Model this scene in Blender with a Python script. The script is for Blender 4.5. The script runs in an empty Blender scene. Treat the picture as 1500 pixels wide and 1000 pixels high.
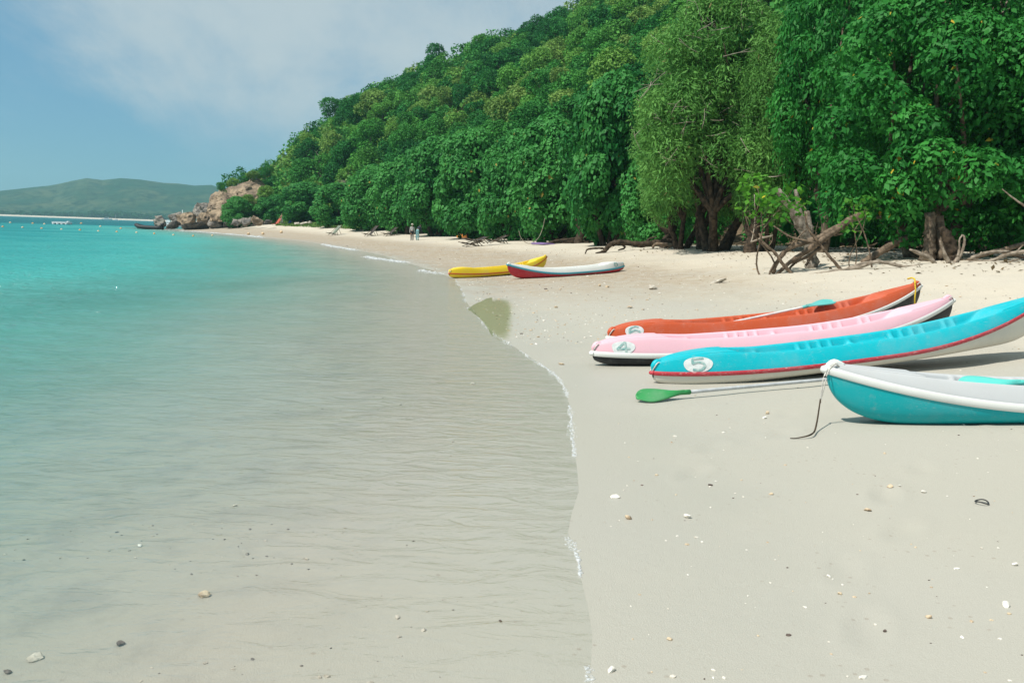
import bpy, bmesh, math, random
import numpy as np
from mathutils import Matrix, Vector

R = math.radians
random.seed(7)
rng = np.random.default_rng(7)
scene = bpy.context.scene
col = scene.collection

# ------------------------------------------------------------------ camera
CAM_H, F_PX, PITCH, ROLL = 1.35, 1333.0, R(6.8), R(2.0)
_fw = np.array([0, math.cos(PITCH), -math.sin(PITCH)])
_up0 = np.array([0, math.sin(PITCH), math.cos(PITCH)])
_rt0 = np.array([1.0, 0, 0])
_rt = _rt0 * math.cos(ROLL) + _up0 * math.sin(ROLL)
_up = -_rt0 * math.sin(ROLL) + _up0 * math.cos(ROLL)
cam_data = bpy.data.cameras.new('camera')
cam_data.sensor_width = 36.0
cam_data.lens = F_PX / 1500.0 * 36.0
cam_data.clip_start = 0.05
cam_data.clip_end = 12000
cam = bpy.data.objects.new('camera', cam_data)
col.objects.link(cam)
m = Matrix.Identity(4)
for i in range(3):
    m[i][0], m[i][1], m[i][2] = _rt[i], _up[i], -_fw[i]
m[2][3] = CAM_H
cam.matrix_world = m
scene.camera = cam

# ------------------------------------------------------------------ sky, sun, exposure
SUN_EL = R(55)
SUN_DIR = Vector((-0.86 * math.cos(SUN_EL), -0.51 * math.cos(SUN_EL), math.sin(SUN_EL))).normalized()  # towards the sun
world = bpy.data.worlds.new('World')
scene.world = world
world.use_nodes = True
wn, wl = world.node_tree.nodes, world.node_tree.links
wn.clear()
w_out = wn.new('ShaderNodeOutputWorld')
w_bg = wn.new('ShaderNodeBackground'); w_bg.inputs['Strength'].default_value = 0.10
w_sky = wn.new('ShaderNodeTexSky'); w_sky.sky_type = 'NISHITA'; w_sky.sun_disc = False
w_sky.sun_elevation = SUN_EL; w_sky.sun_rotation = math.atan2(SUN_DIR.x, SUN_DIR.y)
w_sky.air_density = 1.0; w_sky.dust_density = 0.4; w_sky.ozone_density = 2.5
w_tint = wn.new('ShaderNodeMix'); w_tint.data_type = 'RGBA'; w_tint.blend_type = 'MULTIPLY'
w_tint.inputs[0].default_value = 1.0
w_tint.inputs['B'].default_value = (0.38, 0.74, 0.98, 1)
wl.new(w_sky.outputs['Color'], w_tint.inputs['A'])
# soft cloud deck: the view direction projected on a flat layer high above
w_geo = wn.new('ShaderNodeTexCoord')
w_sep = wn.new('ShaderNodeSeparateXYZ'); wl.new(w_geo.outputs['Generated'], w_sep.inputs[0])
w_z = wn.new('ShaderNodeMath'); w_z.operation = 'ADD'; w_z.inputs[1].default_value = 0.30
w_zc = wn.new('ShaderNodeMath'); w_zc.operation = 'MAXIMUM'; w_zc.inputs[1].default_value = 0.05
wl.new(w_sep.outputs['Z'], w_z.inputs[0]); wl.new(w_z.outputs[0], w_zc.inputs[0])
w_div = wn.new('ShaderNodeVectorMath'); w_div.operation = 'DIVIDE'
w_comb = wn.new('ShaderNodeCombineXYZ')
for k in range(3):
    wl.new(w_zc.outputs[0], w_comb.inputs[k])
wl.new(w_geo.outputs['Generated'], w_div.inputs[0]); wl.new(w_comb.outputs[0], w_div.inputs[1])
w_map = wn.new('ShaderNodeMapping'); w_map.inputs['Location'].default_value = (9.4, 15.2, 0.0)
w_map.inputs['Scale'].default_value = (0.8, 0.7, 0.0)
wl.new(w_div.outputs[0], w_map.inputs[0])
w_n1 = wn.new('ShaderNodeTexNoise'); w_n1.inputs['Scale'].default_value = 1.0
w_n1.inputs['Detail'].default_value = 8; w_n1.inputs['Roughness'].default_value = 0.63
w_n1.inputs['Distortion'].default_value = 0.3
wl.new(w_map.outputs[0], w_n1.inputs['Vector'])
w_rmp = wn.new('ShaderNodeMapRange'); w_rmp.interpolation_type = 'SMOOTHSTEP'
w_rmp.inputs['From Min'].default_value = 0.35; w_rmp.inputs['From Max'].default_value = 0.60
w_rmp.inputs['To Max'].default_value = 0.88
wl.new(w_n1.outputs['Fac'], w_rmp.inputs['Value'])
w_mix = wn.new('ShaderNodeMix'); w_mix.data_type = 'RGBA'
w_mix.inputs['B'].default_value = (4.45, 5.2, 5.45, 1)
w_low = wn.new('ShaderNodeMapRange'); w_low.interpolation_type = 'SMOOTHSTEP'      # the deck thins out towards the horizon
w_low.inputs['From Min'].default_value = 0.03; w_low.inputs['From Max'].default_value = 0.14
wl.new(w_sep.outputs['Z'], w_low.inputs['Value'])
w_amt = wn.new('ShaderNodeMath'); w_amt.operation = 'MULTIPLY'
wl.new(w_rmp.outputs[0], w_amt.inputs[0]); wl.new(w_low.outputs[0], w_amt.inputs[1])
wl.new(w_amt.outputs[0], w_mix.inputs[0])
w_veil = wn.new('ShaderNodeMix'); w_veil.data_type = 'RGBA'; w_veil.inputs[0].default_value = 0.6     # thin even veil of high haze
w_veil.inputs['B'].default_value = (1.85, 3.38, 4.15, 1)
wl.new(w_tint.outputs['Result'], w_veil.inputs['A'])
wl.new(w_veil.outputs['Result'], w_mix.inputs['A'])
wl.new(w_mix.outputs['Result'], w_bg.inputs['Color'])
wl.new(w_bg.outputs[0], w_out.inputs['Surface'])

sun_data = bpy.data.lights.new('sun', 'SUN')
sun_data.energy = 4.3
sun_data.angle = R(0.6)
sun_data.color = (1.0, 0.955, 0.88)
sun = bpy.data.objects.new('sun', sun_data)
col.objects.link(sun)
sun.rotation_euler = SUN_DIR.to_track_quat('Z', 'Y').to_euler()
sun.location = (-30, -20, 60)

scene.view_settings.view_transform = 'Standard'
scene.view_settings.look = 'None'
scene.view_settings.exposure = 0.27
scene.view_settings.gamma = 1.0
scene.view_settings.use_curve_mapping = False
scene.cycles.use_denoising = True
scene.cycles.max_bounces = 6
scene.cycles.diffuse_bounces = 3
scene.cycles.glossy_bounces = 2
scene.cycles.transparent_max_bounces = 12
scene.cycles.volume_bounces = 0
scene.cycles.sample_clamp_indirect = 4.0

# ------------------------------------------------------------------ helpers
def ray(px, py):
    return _fw + _rt * (px - 750) / F_PX + _up * (500 - py) / F_PX

def at(px, py, Y):
    d = ray(px, py); t = Y / d[1]
    return Vector((d[0] * t, Y, CAM_H + d[2] * t))

def project(p):
    v = np.asarray(p, float) - np.array([0, 0, CAM_H])
    z = v @ _fw
    return 750 + F_PX * (v @ _rt) / z, 500 - F_PX * (v @ _up) / z

def lin(r, g, b):
    f = lambda c: (c / 255 / 12.92) if c / 255 <= 0.04045 else ((c / 255 + 0.055) / 1.055) ** 2.4
    return (f(r), f(g), f(b), 1.0)

def mesh_np(name, verts, faces, mat=None, smooth=False, attrs=None, mats=None, mat_idx=None):
    """verts (n,3); faces: an (m,k) array or a list of such arrays."""
    me = bpy.data.meshes.new(name)
    verts = np.asarray(verts, np.float32)
    if not isinstance(faces, list):
        faces = [faces]
    faces = [np.asarray(f, np.int32) for f in faces if len(f)]
    me.vertices.add(len(verts)); me.vertices.foreach_set('co', verts.ravel())
    loops = np.concatenate([f.ravel() for f in faces])
    tot = np.concatenate([np.full(len(f), f.shape[1], np.int32) for f in faces])
    start = np.concatenate([[0], np.cumsum(tot)[:-1]]).astype(np.int32)
    me.loops.add(len(loops)); me.loops.foreach_set('vertex_index', loops)
    me.polygons.add(len(tot)); me.polygons.foreach_set('loop_start', start)
    me.polygons.foreach_set('loop_total', tot)
    for ml in (mats or ([mat] if mat else [])):
        me.materials.append(ml)
    if mat_idx is not None:
        me.polygons.foreach_set('material_index', np.asarray(mat_idx, np.int32))
    me.polygons.foreach_set('use_smooth', np.full(len(tot), smooth))
    if attrs:
        for k, v in attrs.items():
            a = me.attributes.new(k, 'FLOAT', 'POINT'); a.data.foreach_set('value', np.asarray(v, np.float32))
    me.update(calc_edges=True); me.validate()
    return me

def link(name, me, parent=None, loc=None):
    o = bpy.data.objects.new(name, me); col.objects.link(o)
    if parent is not None:
        o.parent = parent
    if loc is not None:
        o.location = loc
    return o

def tag(o, label, cat=None, group=None, kind=None):
    if label: o['label'] = label
    if cat: o['category'] = cat
    if group: o['group'] = group
    if kind: o['kind'] = kind
    return o

def empty(name, loc=(0, 0, 0), rz=0.0):
    o = bpy.data.objects.new(name, None); col.objects.link(o)
    o.location = loc; o.rotation_euler = (0, 0, rz); o.empty_display_size = 0.2
    return o

def grid_faces(n, mm, wrap=False):
    i = np.arange(n - 1)[:, None]; j = np.arange(mm if wrap else mm - 1)[None, :]
    j2 = (j + 1) % mm
    return np.stack([i * mm + j, i * mm + j2, (i + 1) * mm + j2, (i + 1) * mm + j], -1).reshape(-1, 4)

class MB:
    """collects arrays of vertices and faces of one part"""
    def __init__(s): s.v = []; s.q = []; s.t = []; s.n = 0
    def add(s, v, q=None, t=None):
        v = np.asarray(v, float).reshape(-1, 3)
        if q is not None and len(q): s.q.append(np.asarray(q) + s.n)
        if t is not None and len(t): s.t.append(np.asarray(t) + s.n)
        s.v.append(v); s.n += len(v); return s
    def box(s, c, size, rot=None):
        sx, sy, sz = [k / 2 for k in size]
        v = np.array([[x, y, z] for x in (-sx, sx) for y in (-sy, sy) for z in (-sz, sz)])
        if rot is not None: v = v @ np.array(rot.to_matrix() if hasattr(rot, 'to_matrix') else rot).T
        v = v + np.array(c)
        return s.add(v, [[0, 1, 3, 2], [4, 6, 7, 5], [0, 4, 5, 1], [2, 3, 7, 6], [0, 2, 6, 4], [1, 5, 7, 3]])
    def tube(s, pts, rad, seg=7, res=3, wob=0.0, flat=1.0):
        pts = catmull(np.array(pts, float), res)
        n = len(pts)
        rad = np.interp(np.linspace(0, 1, n), np.linspace(0, 1, len(np.atleast_1d(rad))), np.atleast_1d(rad)) if np.size(rad) > 1 else np.full(n, float(np.atleast_1d(rad)[0]))
        tan = np.gradient(pts, axis=0); tan /= np.linalg.norm(tan, axis=1, keepdims=True) + 1e-9
        ref = np.array([0.31, 0.22, 0.93])
        vs = []
        for k in range(n):
            a = np.cross(tan[k], ref); la = np.linalg.norm(a)
            a = a / la if la > 1e-3 else np.array([1.0, 0, 0])
            b = np.cross(tan[k], a)
            ang = np.linspace(0, 2 * math.pi, seg, endpoint=False)
            rr = rad[k] * (1 + (rng.normal(0, wob, seg) if wob else 0))
            vs.append(pts[k] + np.outer(np.cos(ang) * rr, a) + np.outer(np.sin(ang) * rr * flat, b))
        v = np.concatenate(vs + [pts[:1], pts[-1:]])
        q = grid_faces(n, seg, True)
        c0, c1 = n * seg, n * seg + 1
        t = [[c0, (j + 1) % seg, j] for j in range(seg)] + [[c1, (n - 1) * seg + j, (n - 1) * seg + (j + 1) % seg] for j in range(seg)]
        return s.add(v, q, t)
    def mesh(s, name, mat, smooth=True):
        f = []
        if s.q: f.append(np.concatenate(s.q))
        if s.t: f.append(np.concatenate(s.t))
        return mesh_np(name, np.concatenate(s.v), f, mat, smooth)
    def build(s, name, mat, parent=None, smooth=True):
        return link(name, s.mesh(name, mat, smooth), parent)

def catmull(p, res):
    if len(p) < 3 or res <= 1:
        if res > 1 and len(p) == 2:
            return np.array([p[0] + (p[1] - p[0]) * t for t in np.linspace(0, 1, res + 1)])
        return p
    P = np.vstack([2 * p[0] - p[1], p, 2 * p[-1] - p[-2]])
    out = []
    for i in range(1, len(P) - 2):
        for t in np.linspace(0, 1, res, endpoint=False):
            a, b, c, d = P[i - 1], P[i], P[i + 1], P[i + 2]
            out.append(0.5 * ((2 * b) + (c - a) * t + (2 * a - 5 * b + 4 * c - d) * t * t + (3 * b - 3 * c + d - a) * t ** 3))
    out.append(P[-2])
    return np.array(out)

_perm = rng.random((256, 256))
def vnoise(x, y):
    xi, yi = np.floor(x).astype(int), np.floor(y).astype(int)
    fx, fy = x - xi, y - yi
    fx, fy = fx * fx * (3 - 2 * fx), fy * fy * (3 - 2 * fy)
    g = lambda i, j: _perm[i & 255, j & 255]
    return (g(xi, yi) * (1 - fx) + g(xi + 1, yi) * fx) * (1 - fy) + (g(xi, yi + 1) * (1 - fx) + g(xi + 1, yi + 1) * fx) * fy
def fbm(x, y, o=4):
    s, a = 0, 0.5
    for k in range(o):
        s = s + a * (vnoise(x * 2 ** k + 17.3 * k, y * 2 ** k + 5.1 * k) - 0.5); a *= 0.5
    return s * 2
def sstep(a, b, x):
    t = np.clip((x - a) / (b - a), 0, 1); return t * t * (3 - 2 * t)

# ------------------------------------------------------------------ materials
def new_mat(name):
    mt = bpy.data.materials.new(name); mt.use_nodes = True
    nt = mt.node_tree
    return mt, nt, nt.nodes['Principled BSDF'], nt.nodes['Material Output']

def N(nt, typ, **kw):
    n = nt.nodes.new(typ)
    for k, v in kw.items():
        if k.startswith('i_'): n.inputs[k[2:].replace('_', ' ')].default_value = v
        else: setattr(n, k, v)
    return n

def mixrgb(nt, fac, a, b, blend='MIX'):
    n = nt.nodes.new('ShaderNodeMix'); n.data_type = 'RGBA'; n.blend_type = blend
    for sock, v in ((n.inputs[0], fac), (n.inputs['A'], a), (n.inputs['B'], b)):
        if hasattr(v, 'is_linked'): nt.links.new(v, sock)
        else: sock.default_value = v
    return n.outputs['Result']

def mathn(nt, op, a, b=None, clamp=False):
    n = nt.nodes.new('ShaderNodeMath'); n.operation = op; n.use_clamp = clamp
    for k, v in enumerate((a, b)):
        if v is None: continue
        if hasattr(v, 'is_linked'): nt.links.new(v, n.inputs[k])
        else: n.inputs[k].default_value = v
    return n.outputs[0]

def maprange(nt, v, a, b, c=0.0, d=1.0, smooth=True):
    n = nt.nodes.new('ShaderNodeMapRange')
    if smooth: n.interpolation_type = 'SMOOTHSTEP'
    nt.links.new(v, n.inputs['Value'])
    n.inputs['From Min'].default_value = a; n.inputs['From Max'].default_value = b
    n.inputs['To Min'].default_value = c; n.inputs['To Max'].default_value = d
    return n.outputs[0]

def noise(nt, scale, detail=3, rough=0.5, coord='Object', vec=None):
    if vec is None:
        tc = nt.nodes.new('ShaderNodeTexCoord'); vec = tc.outputs[coord]
    n = nt.nodes.new('ShaderNodeTexNoise'); n.inputs['Scale'].default_value = scale
    n.inputs['Detail'].default_value = detail; n.inputs['Roughness'].default_value = rough
    nt.links.new(vec, n.inputs['Vector']); return n.outputs['Fac']

def simple_mat(name, c1, c2=None, scale=8.0, rough=0.6, bump=0.0, bscale=30.0, spec=0.4, metal=0.0, contrast=(0.35, 0.65), bdist=0.02):
    mt, nt, bs, out = new_mat(name)
    c2 = c2 or tuple(x * 0.75 for x in c1[:3]) + (1,)
    nf = noise(nt, scale, 5, 0.6)
    c = mixrgb(nt, maprange(nt, nf, *contrast), c1, c2)
    nt.links.new(c, bs.inputs['Base Color'])
    bs.inputs['Roughness'].default_value = rough; bs.inputs['Metallic'].default_value = metal
    bs.inputs['Specular IOR Level'].default_value = spec
    if bump:
        b = N(nt, 'ShaderNodeBump', i_Strength=bump, i_Distance=bdist)
        nt.links.new(noise(nt, bscale, 5, 0.6), b.inputs['Height']); nt.links.new(b.outputs[0], bs.inputs['Normal'])
    return mt

def plastic(name, c, wear=(0.70, 0.67, 0.60, 1), rough=0.50, amount=0.60, scuff=1.1):
    """moulded kayak plastic: faded patches, fine scratches, sand dust"""
    mt, nt, bs, out = new_mat(name)
    tc = N(nt, 'ShaderNodeTexCoord')
    fade = noise(nt, 2.2, 5, 0.6, vec=tc.outputs['Object'])
    faded = tuple(min(1, x * 0.82 + 0.06) for x in c[:3]) + (1,)
    base = mixrgb(nt, maprange(nt, fade, 0.45, 0.75), c, faded)
    mp = N(nt, 'ShaderNodeMapping'); mp.inputs['Scale'].default_value = (4, 30, 60); nt.links.new(tc.outputs['Object'], mp.inputs[0])
    scr = noise(nt, 3.0, 6, 0.75, vec=mp.outputs[0])
    sc = mathn(nt, 'MULTIPLY', maprange(nt, scr, amount, amount + 0.12), 0.45 * scuff)
    base = mixrgb(nt, sc, base, wear)
    nt.links.new(base, bs.inputs['Base Color'])
    r = maprange(nt, fade, 0.3, 0.7, rough - 0.06, rough + 0.16)
    nt.links.new(r, bs.inputs['Roughness'])
    bs.inputs['Specular IOR Level'].default_value = 0.32
    dust = mathn(nt, 'MULTIPLY', maprange(nt, noise(nt, 13, 8, 0.8, vec=tc.outputs['Object']), 0.52, 0.78), 0.22 * scuff)
    base = mixrgb(nt, dust, base, (0.50, 0.46, 0.38, 1)); nt.links.new(base, bs.inputs['Base Color'])
    b = N(nt, 'ShaderNodeBump', i_Strength=0.08, i_Distance=0.004)
    nt.links.new(noise(nt, 40, 4, 0.6, vec=tc.outputs['Object']), b.inputs['Height']); nt.links.new(b.outputs[0], bs.inputs['Normal'])
    return mt

def leaf_mat(name, dark, light, odd, objrand=0.5, trans=0.26, rough=0.55, spec=0.16):
    mt, nt, bs, out = new_mat(name)
    a = N(nt, 'ShaderNodeAttribute', attribute_name='tint')
    oi = N(nt, 'ShaderNodeObjectInfo')
    f = mathn(nt, 'ADD', mathn(nt, 'MULTIPLY', a.outputs['Fac'], 1 - objrand), mathn(nt, 'MULTIPLY', oi.outputs['Random'], objrand))
    c = mixrgb(nt, f, dark, light)
    c = mixrgb(nt, maprange(nt, a.outputs['Fac'], 0.985, 0.992), c, odd)
    nt.links.new(c, bs.inputs['Base Color'])
    bs.inputs['Roughness'].default_value = rough; bs.inputs['Specular IOR Level'].default_value = spec
    tr = N(nt, 'ShaderNodeBsdfTranslucent'); nt.links.new(mixrgb(nt, 0.5, c, light), tr.inputs['Color'])
    mx = N(nt, 'ShaderNodeMixShader'); mx.inputs[0].default_value = trans
    nt.links.new(bs.outputs[0], mx.inputs[1]); nt.links.new(tr.outputs[0], mx.inputs[2]); nt.links.new(mx.outputs[0], out.inputs['Surface'])
    return mt

def hill_leaf_mat(name, per_object):
    """each tree of the wood has its own green, its leaves vary a little round it"""
    mt, nt, bs, out = new_mat(name)
    a = N(nt, 'ShaderNodeAttribute', attribute_name='tint')
    src = N(nt, 'ShaderNodeObjectInfo').outputs['Random'] if per_object else N(nt, 'ShaderNodeAttribute', attribute_name='kin').outputs['Fac']
    rp = N(nt, 'ShaderNodeValToRGB'); el = rp.color_ramp.elements
    stops = [(0.0, (0.010, 0.085, 0.018, 1)), (0.28, (0.022, 0.125, 0.024, 1)), (0.5, (0.040, 0.165, 0.028, 1)), (0.68, (0.075, 0.205, 0.034, 1)), (0.82, (0.120, 0.225, 0.045, 1)), (0.95, (0.125, 0.190, 0.048, 1)), (1.0, (0.150, 0.150, 0.070, 1))]
    el[0].position, el[0].color = stops[0]; el[1].position, el[1].color = stops[-1]
    for p_, c_ in stops[1:-1]:
        e_ = el.new(p_); e_.color = c_
    nt.links.new(mathn(nt, 'MULTIPLY', src, 0.92), rp.inputs[0])
    c = mixrgb(nt, 1.0, rp.outputs[0], mixrgb(nt, a.outputs['Fac'], (0.75, 0.85, 0.78, 1), (1.9, 1.9, 1.8, 1)), 'MULTIPLY')
    nt.links.new(c, bs.inputs['Base Color']); bs.inputs['Roughness'].default_value = 0.6; bs.inputs['Specular IOR Level'].default_value = 0.12
    tr = N(nt, 'ShaderNodeBsdfTranslucent'); nt.links.new(c, tr.inputs['Color'])
    mx = N(nt, 'ShaderNodeMixShader'); mx.inputs[0].default_value = 0.25
    nt.links.new(bs.outputs[0], mx.inputs[1]); nt.links.new(tr.outputs[0], mx.inputs[2]); nt.links.new(mx.outputs[0], out.inputs['Surface'])
    return mt

M = {}
M['leaf_near'] = leaf_mat('broad_leaf', (0.005, 0.086, 0.015, 1), (0.055, 0.290, 0.044, 1), (0.55, 0.38, 0.04, 1), 0.15)
M['leaf_front'] = leaf_mat('shore_leaf', (0.010, 0.120, 0.024, 1), (0.095, 0.350, 0.070, 1), (0.35, 0.26, 0.05, 1), 0.3)
M['leaf_olive'] = leaf_mat('feathery_leaf', (0.045, 0.170, 0.030, 1), (0.165, 0.370, 0.078, 1), (0.25, 0.20, 0.08, 1), 0.1, rough=0.6)
M['leaf_young'] = leaf_mat('young_leaf', (0.03, 0.16, 0.02, 1), (0.12, 0.34, 0.03, 1), (0.6, 0.5, 0.04, 1), 0.0, trans=0.4)
M['leaf_hill'] = hill_leaf_mat('hill_leaf', True)
M['leaf_hill_mass'] = hill_leaf_mat('hill_mass_leaf', False)
M['leaf_dry'] = leaf_mat('dry_leaf', (0.10, 0.075, 0.04, 1), (0.22, 0.16, 0.09, 1), (0.3, 0.2, 0.1, 1), 0.0)
M['grass'] = leaf_mat('ground_cover_leaf', (0.06, 0.13, 0.025, 1), (0.13, 0.24, 0.05, 1), (0.3, 0.28, 0.12, 1), 0.0)
M['bark'] = simple_mat('bark', (0.20, 0.155, 0.11, 1), (0.085, 0.065, 0.048, 1), 9, 0.9, 0.9, 22, 0.15)
M['bark_grey'] = simple_mat('grey_bark', (0.30, 0.26, 0.21, 1), (0.13, 0.105, 0.08, 1), 8, 0.9, 0.9, 25, 0.15)
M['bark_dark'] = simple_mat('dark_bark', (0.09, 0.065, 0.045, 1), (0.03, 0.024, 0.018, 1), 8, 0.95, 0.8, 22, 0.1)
M['drift'] = simple_mat('weathered_driftwood', (0.36, 0.30, 0.235, 1), (0.16, 0.125, 0.09, 1), 7, 0.9, 0.7, 30, 0.15)
M['drift_brown'] = simple_mat('brown_driftwood', (0.23, 0.17, 0.12, 1), (0.09, 0.066, 0.045, 1), 7, 0.9, 0.8, 28, 0.15)
M['twig'] = simple_mat('pale_twig', (0.42, 0.37, 0.30, 1), (0.26, 0.21, 0.16, 1), 5, 0.9, 0.3, 30, 0.15)
M['rock'] = simple_mat('grey_rock', (0.36, 0.32, 0.27, 1), (0.13, 0.12, 0.11, 1), 0.9, 0.9, 1.0, 1.6, 0.2, bdist=0.6)
M['rock_tan'] = simple_mat('tan_rock', (0.40, 0.30, 0.20, 1), (0.19, 0.145, 0.105, 1), 0.8, 0.9, 1.0, 1.4, 0.2, bdist=0.6)
M['rock_dark'] = simple_mat('dark_rock', (0.15, 0.135, 0.115, 1), (0.06, 0.055, 0.05, 1), 1.0, 0.85, 1.0, 1.6, 0.3, bdist=0.6)
M['stone'] = simple_mat('pale_stone', (0.55, 0.50, 0.42, 1), (0.36, 0.32, 0.26, 1), 14, 0.85, 0.5, 40, 0.2)
M['shell'] = simple_mat('bleached_shell', (0.78, 0.75, 0.68, 1), (0.62, 0.57, 0.48, 1), 20, 0.7, 0.3, 60, 0.3)
M['shell_tan'] = simple_mat('tan_shell', (0.62, 0.50, 0.34, 1), (0.40, 0.29, 0.19, 1), 20, 0.7, 0.3, 60, 0.3)
M['pebble_dark'] = simple_mat('dark_pebble', (0.16, 0.12, 0.10, 1), (0.08, 0.06, 0.05, 1), 20, 0.7, 0.3, 60, 0.3)

# ------------------------------------------------------------------ terrain functions
def ground0(px, py, z=0.0):
    d = ray(px, py); t = (z - CAM_H) / d[2]; return (d[0] * t, d[1] * t)

_sh_px = [(865, 1000), (866, 965), (868, 930), (862, 890), (852, 850), (846, 810), (832, 780), (838, 750), (848, 720), (846, 690), (842, 660), (838, 625),
          (836, 600), (829, 572), (815, 550), (790, 532), (765, 515), (738, 498), (715, 480), (700, 462), (685, 445), (677, 425), (668, 410),
          (650, 402), (630, 395), (600, 386), (560, 374), (530, 368), (500, 362), (440, 353), (370, 346)]
SHORE = [(-1.0, -400.0), (-0.4, -60.0), (0.1, -8.0), (0.2, 0.0)] + [ground0(*p) for p in _sh_px] + \
        [(-35.0, 112.0), (-42.5, 126.0), (-52.0, 142.0), (-57.0, 151.0), (-57.0, 162.0), (-46.0, 185.0), (-14.0, 230.0), (60.0, 300.0), (300.0, 500.0)]
SHORE = np.array(SHORE)

def shore_d(X, Y):
    X, Y = np.asarray(X, float), np.asarray(Y, float)
    best = np.full(X.shape, 1e9); sgn = np.ones(X.shape)
    for a, b in zip(SHORE[:-1], SHORE[1:]):
        e = b - a; L2 = e @ e
        t = np.clip(((X - a[0]) * e[0] + (Y - a[1]) * e[1]) / L2, 0, 1)
        dx, dy = X - a[0] - t * e[0], Y - a[1] - t * e[1]
        dd = dx * dx + dy * dy
        s = np.where(e[0] * (Y - a[1]) - e[1] * (X - a[0]) < 0, 1.0, -1.0)
        upd = dd < best - 1e-12
        best = np.where(upd, dd, best); sgn = np.where(upd, s, sgn)
    return np.sqrt(best) * sgn

_pd = [0, 0.6, 1.2, 2, 4, 6, 8, 10, 12, 15, 20, 40, 400]
_pz = [0, 0.018, 0.04, 0.08, 0.19, 0.36, 0.56, 0.80, 1.0, 1.15, 1.25, 1.5, 3.0]
_fp = np.random.default_rng(77)
FOOT = []
for (x0, y0, a0, n0) in [(1.2, 3.0, 1.1, 5), (2.3, 3.4, 0.5, 5), (1.0, 5.2, 0.9, 5), (3.6, 4.6, 1.7, 6), (5.6, 12.5, 2.4, 9), (2.6, 13.5, 1.2, 9), (6.5, 15.5, 2.9, 9), (4.2, 17.5, 2.2, 8), (7.6, 18.5, 2.7, 8)]:
    for q in range(n0):
        aa = a0 + _fp.normal(0, .12); sgn = 1 if q % 2 else -1
        FOOT.append((x0 + math.cos(a0) * .62 * q - math.sin(a0) * .1 * sgn + _fp.normal(0, .03), y0 + math.sin(a0) * .62 * q + math.cos(a0) * .1 * sgn + _fp.normal(0, .03), aa, _fp.uniform(.4, 1.0)))
def footprints(X, Y):
    z = np.zeros(X.shape)
    for (x, y, a, k) in FOOT:
        m_ = (np.abs(X - x) < .5) & (np.abs(Y - y) < .5)
        if not m_.any(): continue
        u = ((X[m_] - x) * math.cos(a) + (Y[m_] - y) * math.sin(a)) / .13; v = (-(X[m_] - x) * math.sin(a) + (Y[m_] - y) * math.cos(a)) / .055
        r2 = u * u + v * v
        z[m_] += k * (-.014 * np.exp(-r2) + .006 * np.exp(-(np.sqrt(r2) - 1.7) ** 2 * 3))
    return z

def beach_z(X, Y, d=None, rough=True):
    X, Y = np.asarray(X, float), np.asarray(Y, float)
    if d is None: d = shore_d(X, Y)
    amp = np.interp(Y, [0, 40, 60, 85, 105, 125, 200], [1, 1, 0.8, 0.75, 1.3, 1.6, 1.2])
    land = np.interp(d, _pd, _pz) * amp
    w = -d
    sea = -np.minimum(0.024 * w + 0.0066 * w * w, 0.35 + 0.075 * w)
    sea = -np.minimum(-sea, 9.0)
    z = np.where(d > 0, land, sea)
    if rough:
        z = z + 0.009 * fbm(X * 1.3, Y * 1.3, 3) * sstep(0.0, 1.0, np.abs(d))
        dry = sstep(3.0, 6.5, d) * sstep(90, 40, Y)
        z = z + dry * (0.055 * fbm(X * 1.4 + 3, Y * 1.4, 4) - 0.02 * np.maximum(0, fbm(X * 3.3, Y * 3.3 + 9, 2)))
        z = z + footprints(X, Y) * np.where(Y > 10, 1.8, 1.0)
        z = z + sstep(-0.5, -4, d) * 0.05 * fbm(X * 0.7, Y * 0.5, 3)
    return z

def hit(px, py):
    """where the line of sight through a photo point meets the beach"""
    d = ray(px, py)
    Yt = np.exp(np.linspace(math.log(1.5), math.log(260), 4000))
    t = Yt / d[1]
    X, Z = d[0] * t, CAM_H + d[2] * t
    bz = beach_z(X, Yt)
    k = np.argmax(Z < bz)
    if not (Z < bz).any(): k = len(Yt) - 1
    return Vector((X[k], Yt[k], bz[k]))

def gz(x, y):
    return float(beach_z(np.array([x]), np.array([y]))[0])



# ------------------------------------------------------------------ beach and sea floor
def polar(rings, ang):
    rr, aa = np.meshgrid(rings, ang, indexing='ij')
    return rr * np.sin(aa), rr * np.cos(aa)

rings = np.concatenate([np.exp(np.linspace(math.log(0.9), math.log(60), 300)), np.exp(np.linspace(math.log(61.5), math.log(6000), 90))])
angs = np.radians(np.concatenate([np.linspace(-150, -42, 34), np.linspace(-40, 42, 330), np.linspace(44, 150, 34)]))
X, Y = polar(rings, angs)
Dsh = shore_d(X, Y)
Z = beach_z(X, Y, Dsh)
mt, nt, bs, out = new_mat('coral_sand')
tc = N(nt, 'ShaderNodeTexCoord')
pos = tc.outputs['Object']
da = N(nt, 'ShaderNodeAttribute', attribute_name='shore')
big = noise(nt, 0.8, 5, 0.6, vec=pos)
dn = mathn(nt, 'ADD', da.outputs['Fac'], mathn(nt, 'MULTIPLY', mathn(nt, 'SUBTRACT', big, 0.5), 3.0))
wet = (0.365, 0.330, 0.268, 1); damp = (0.435, 0.415, 0.350, 1); dry = (0.60, 0.535, 0.430, 1)
c = mixrgb(nt, maprange(nt, da.outputs['Fac'], -2.4, 0.25), wet, damp)
c = mixrgb(nt, maprange(nt, dn, 3.2, 8.5), c, dry)
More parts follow.
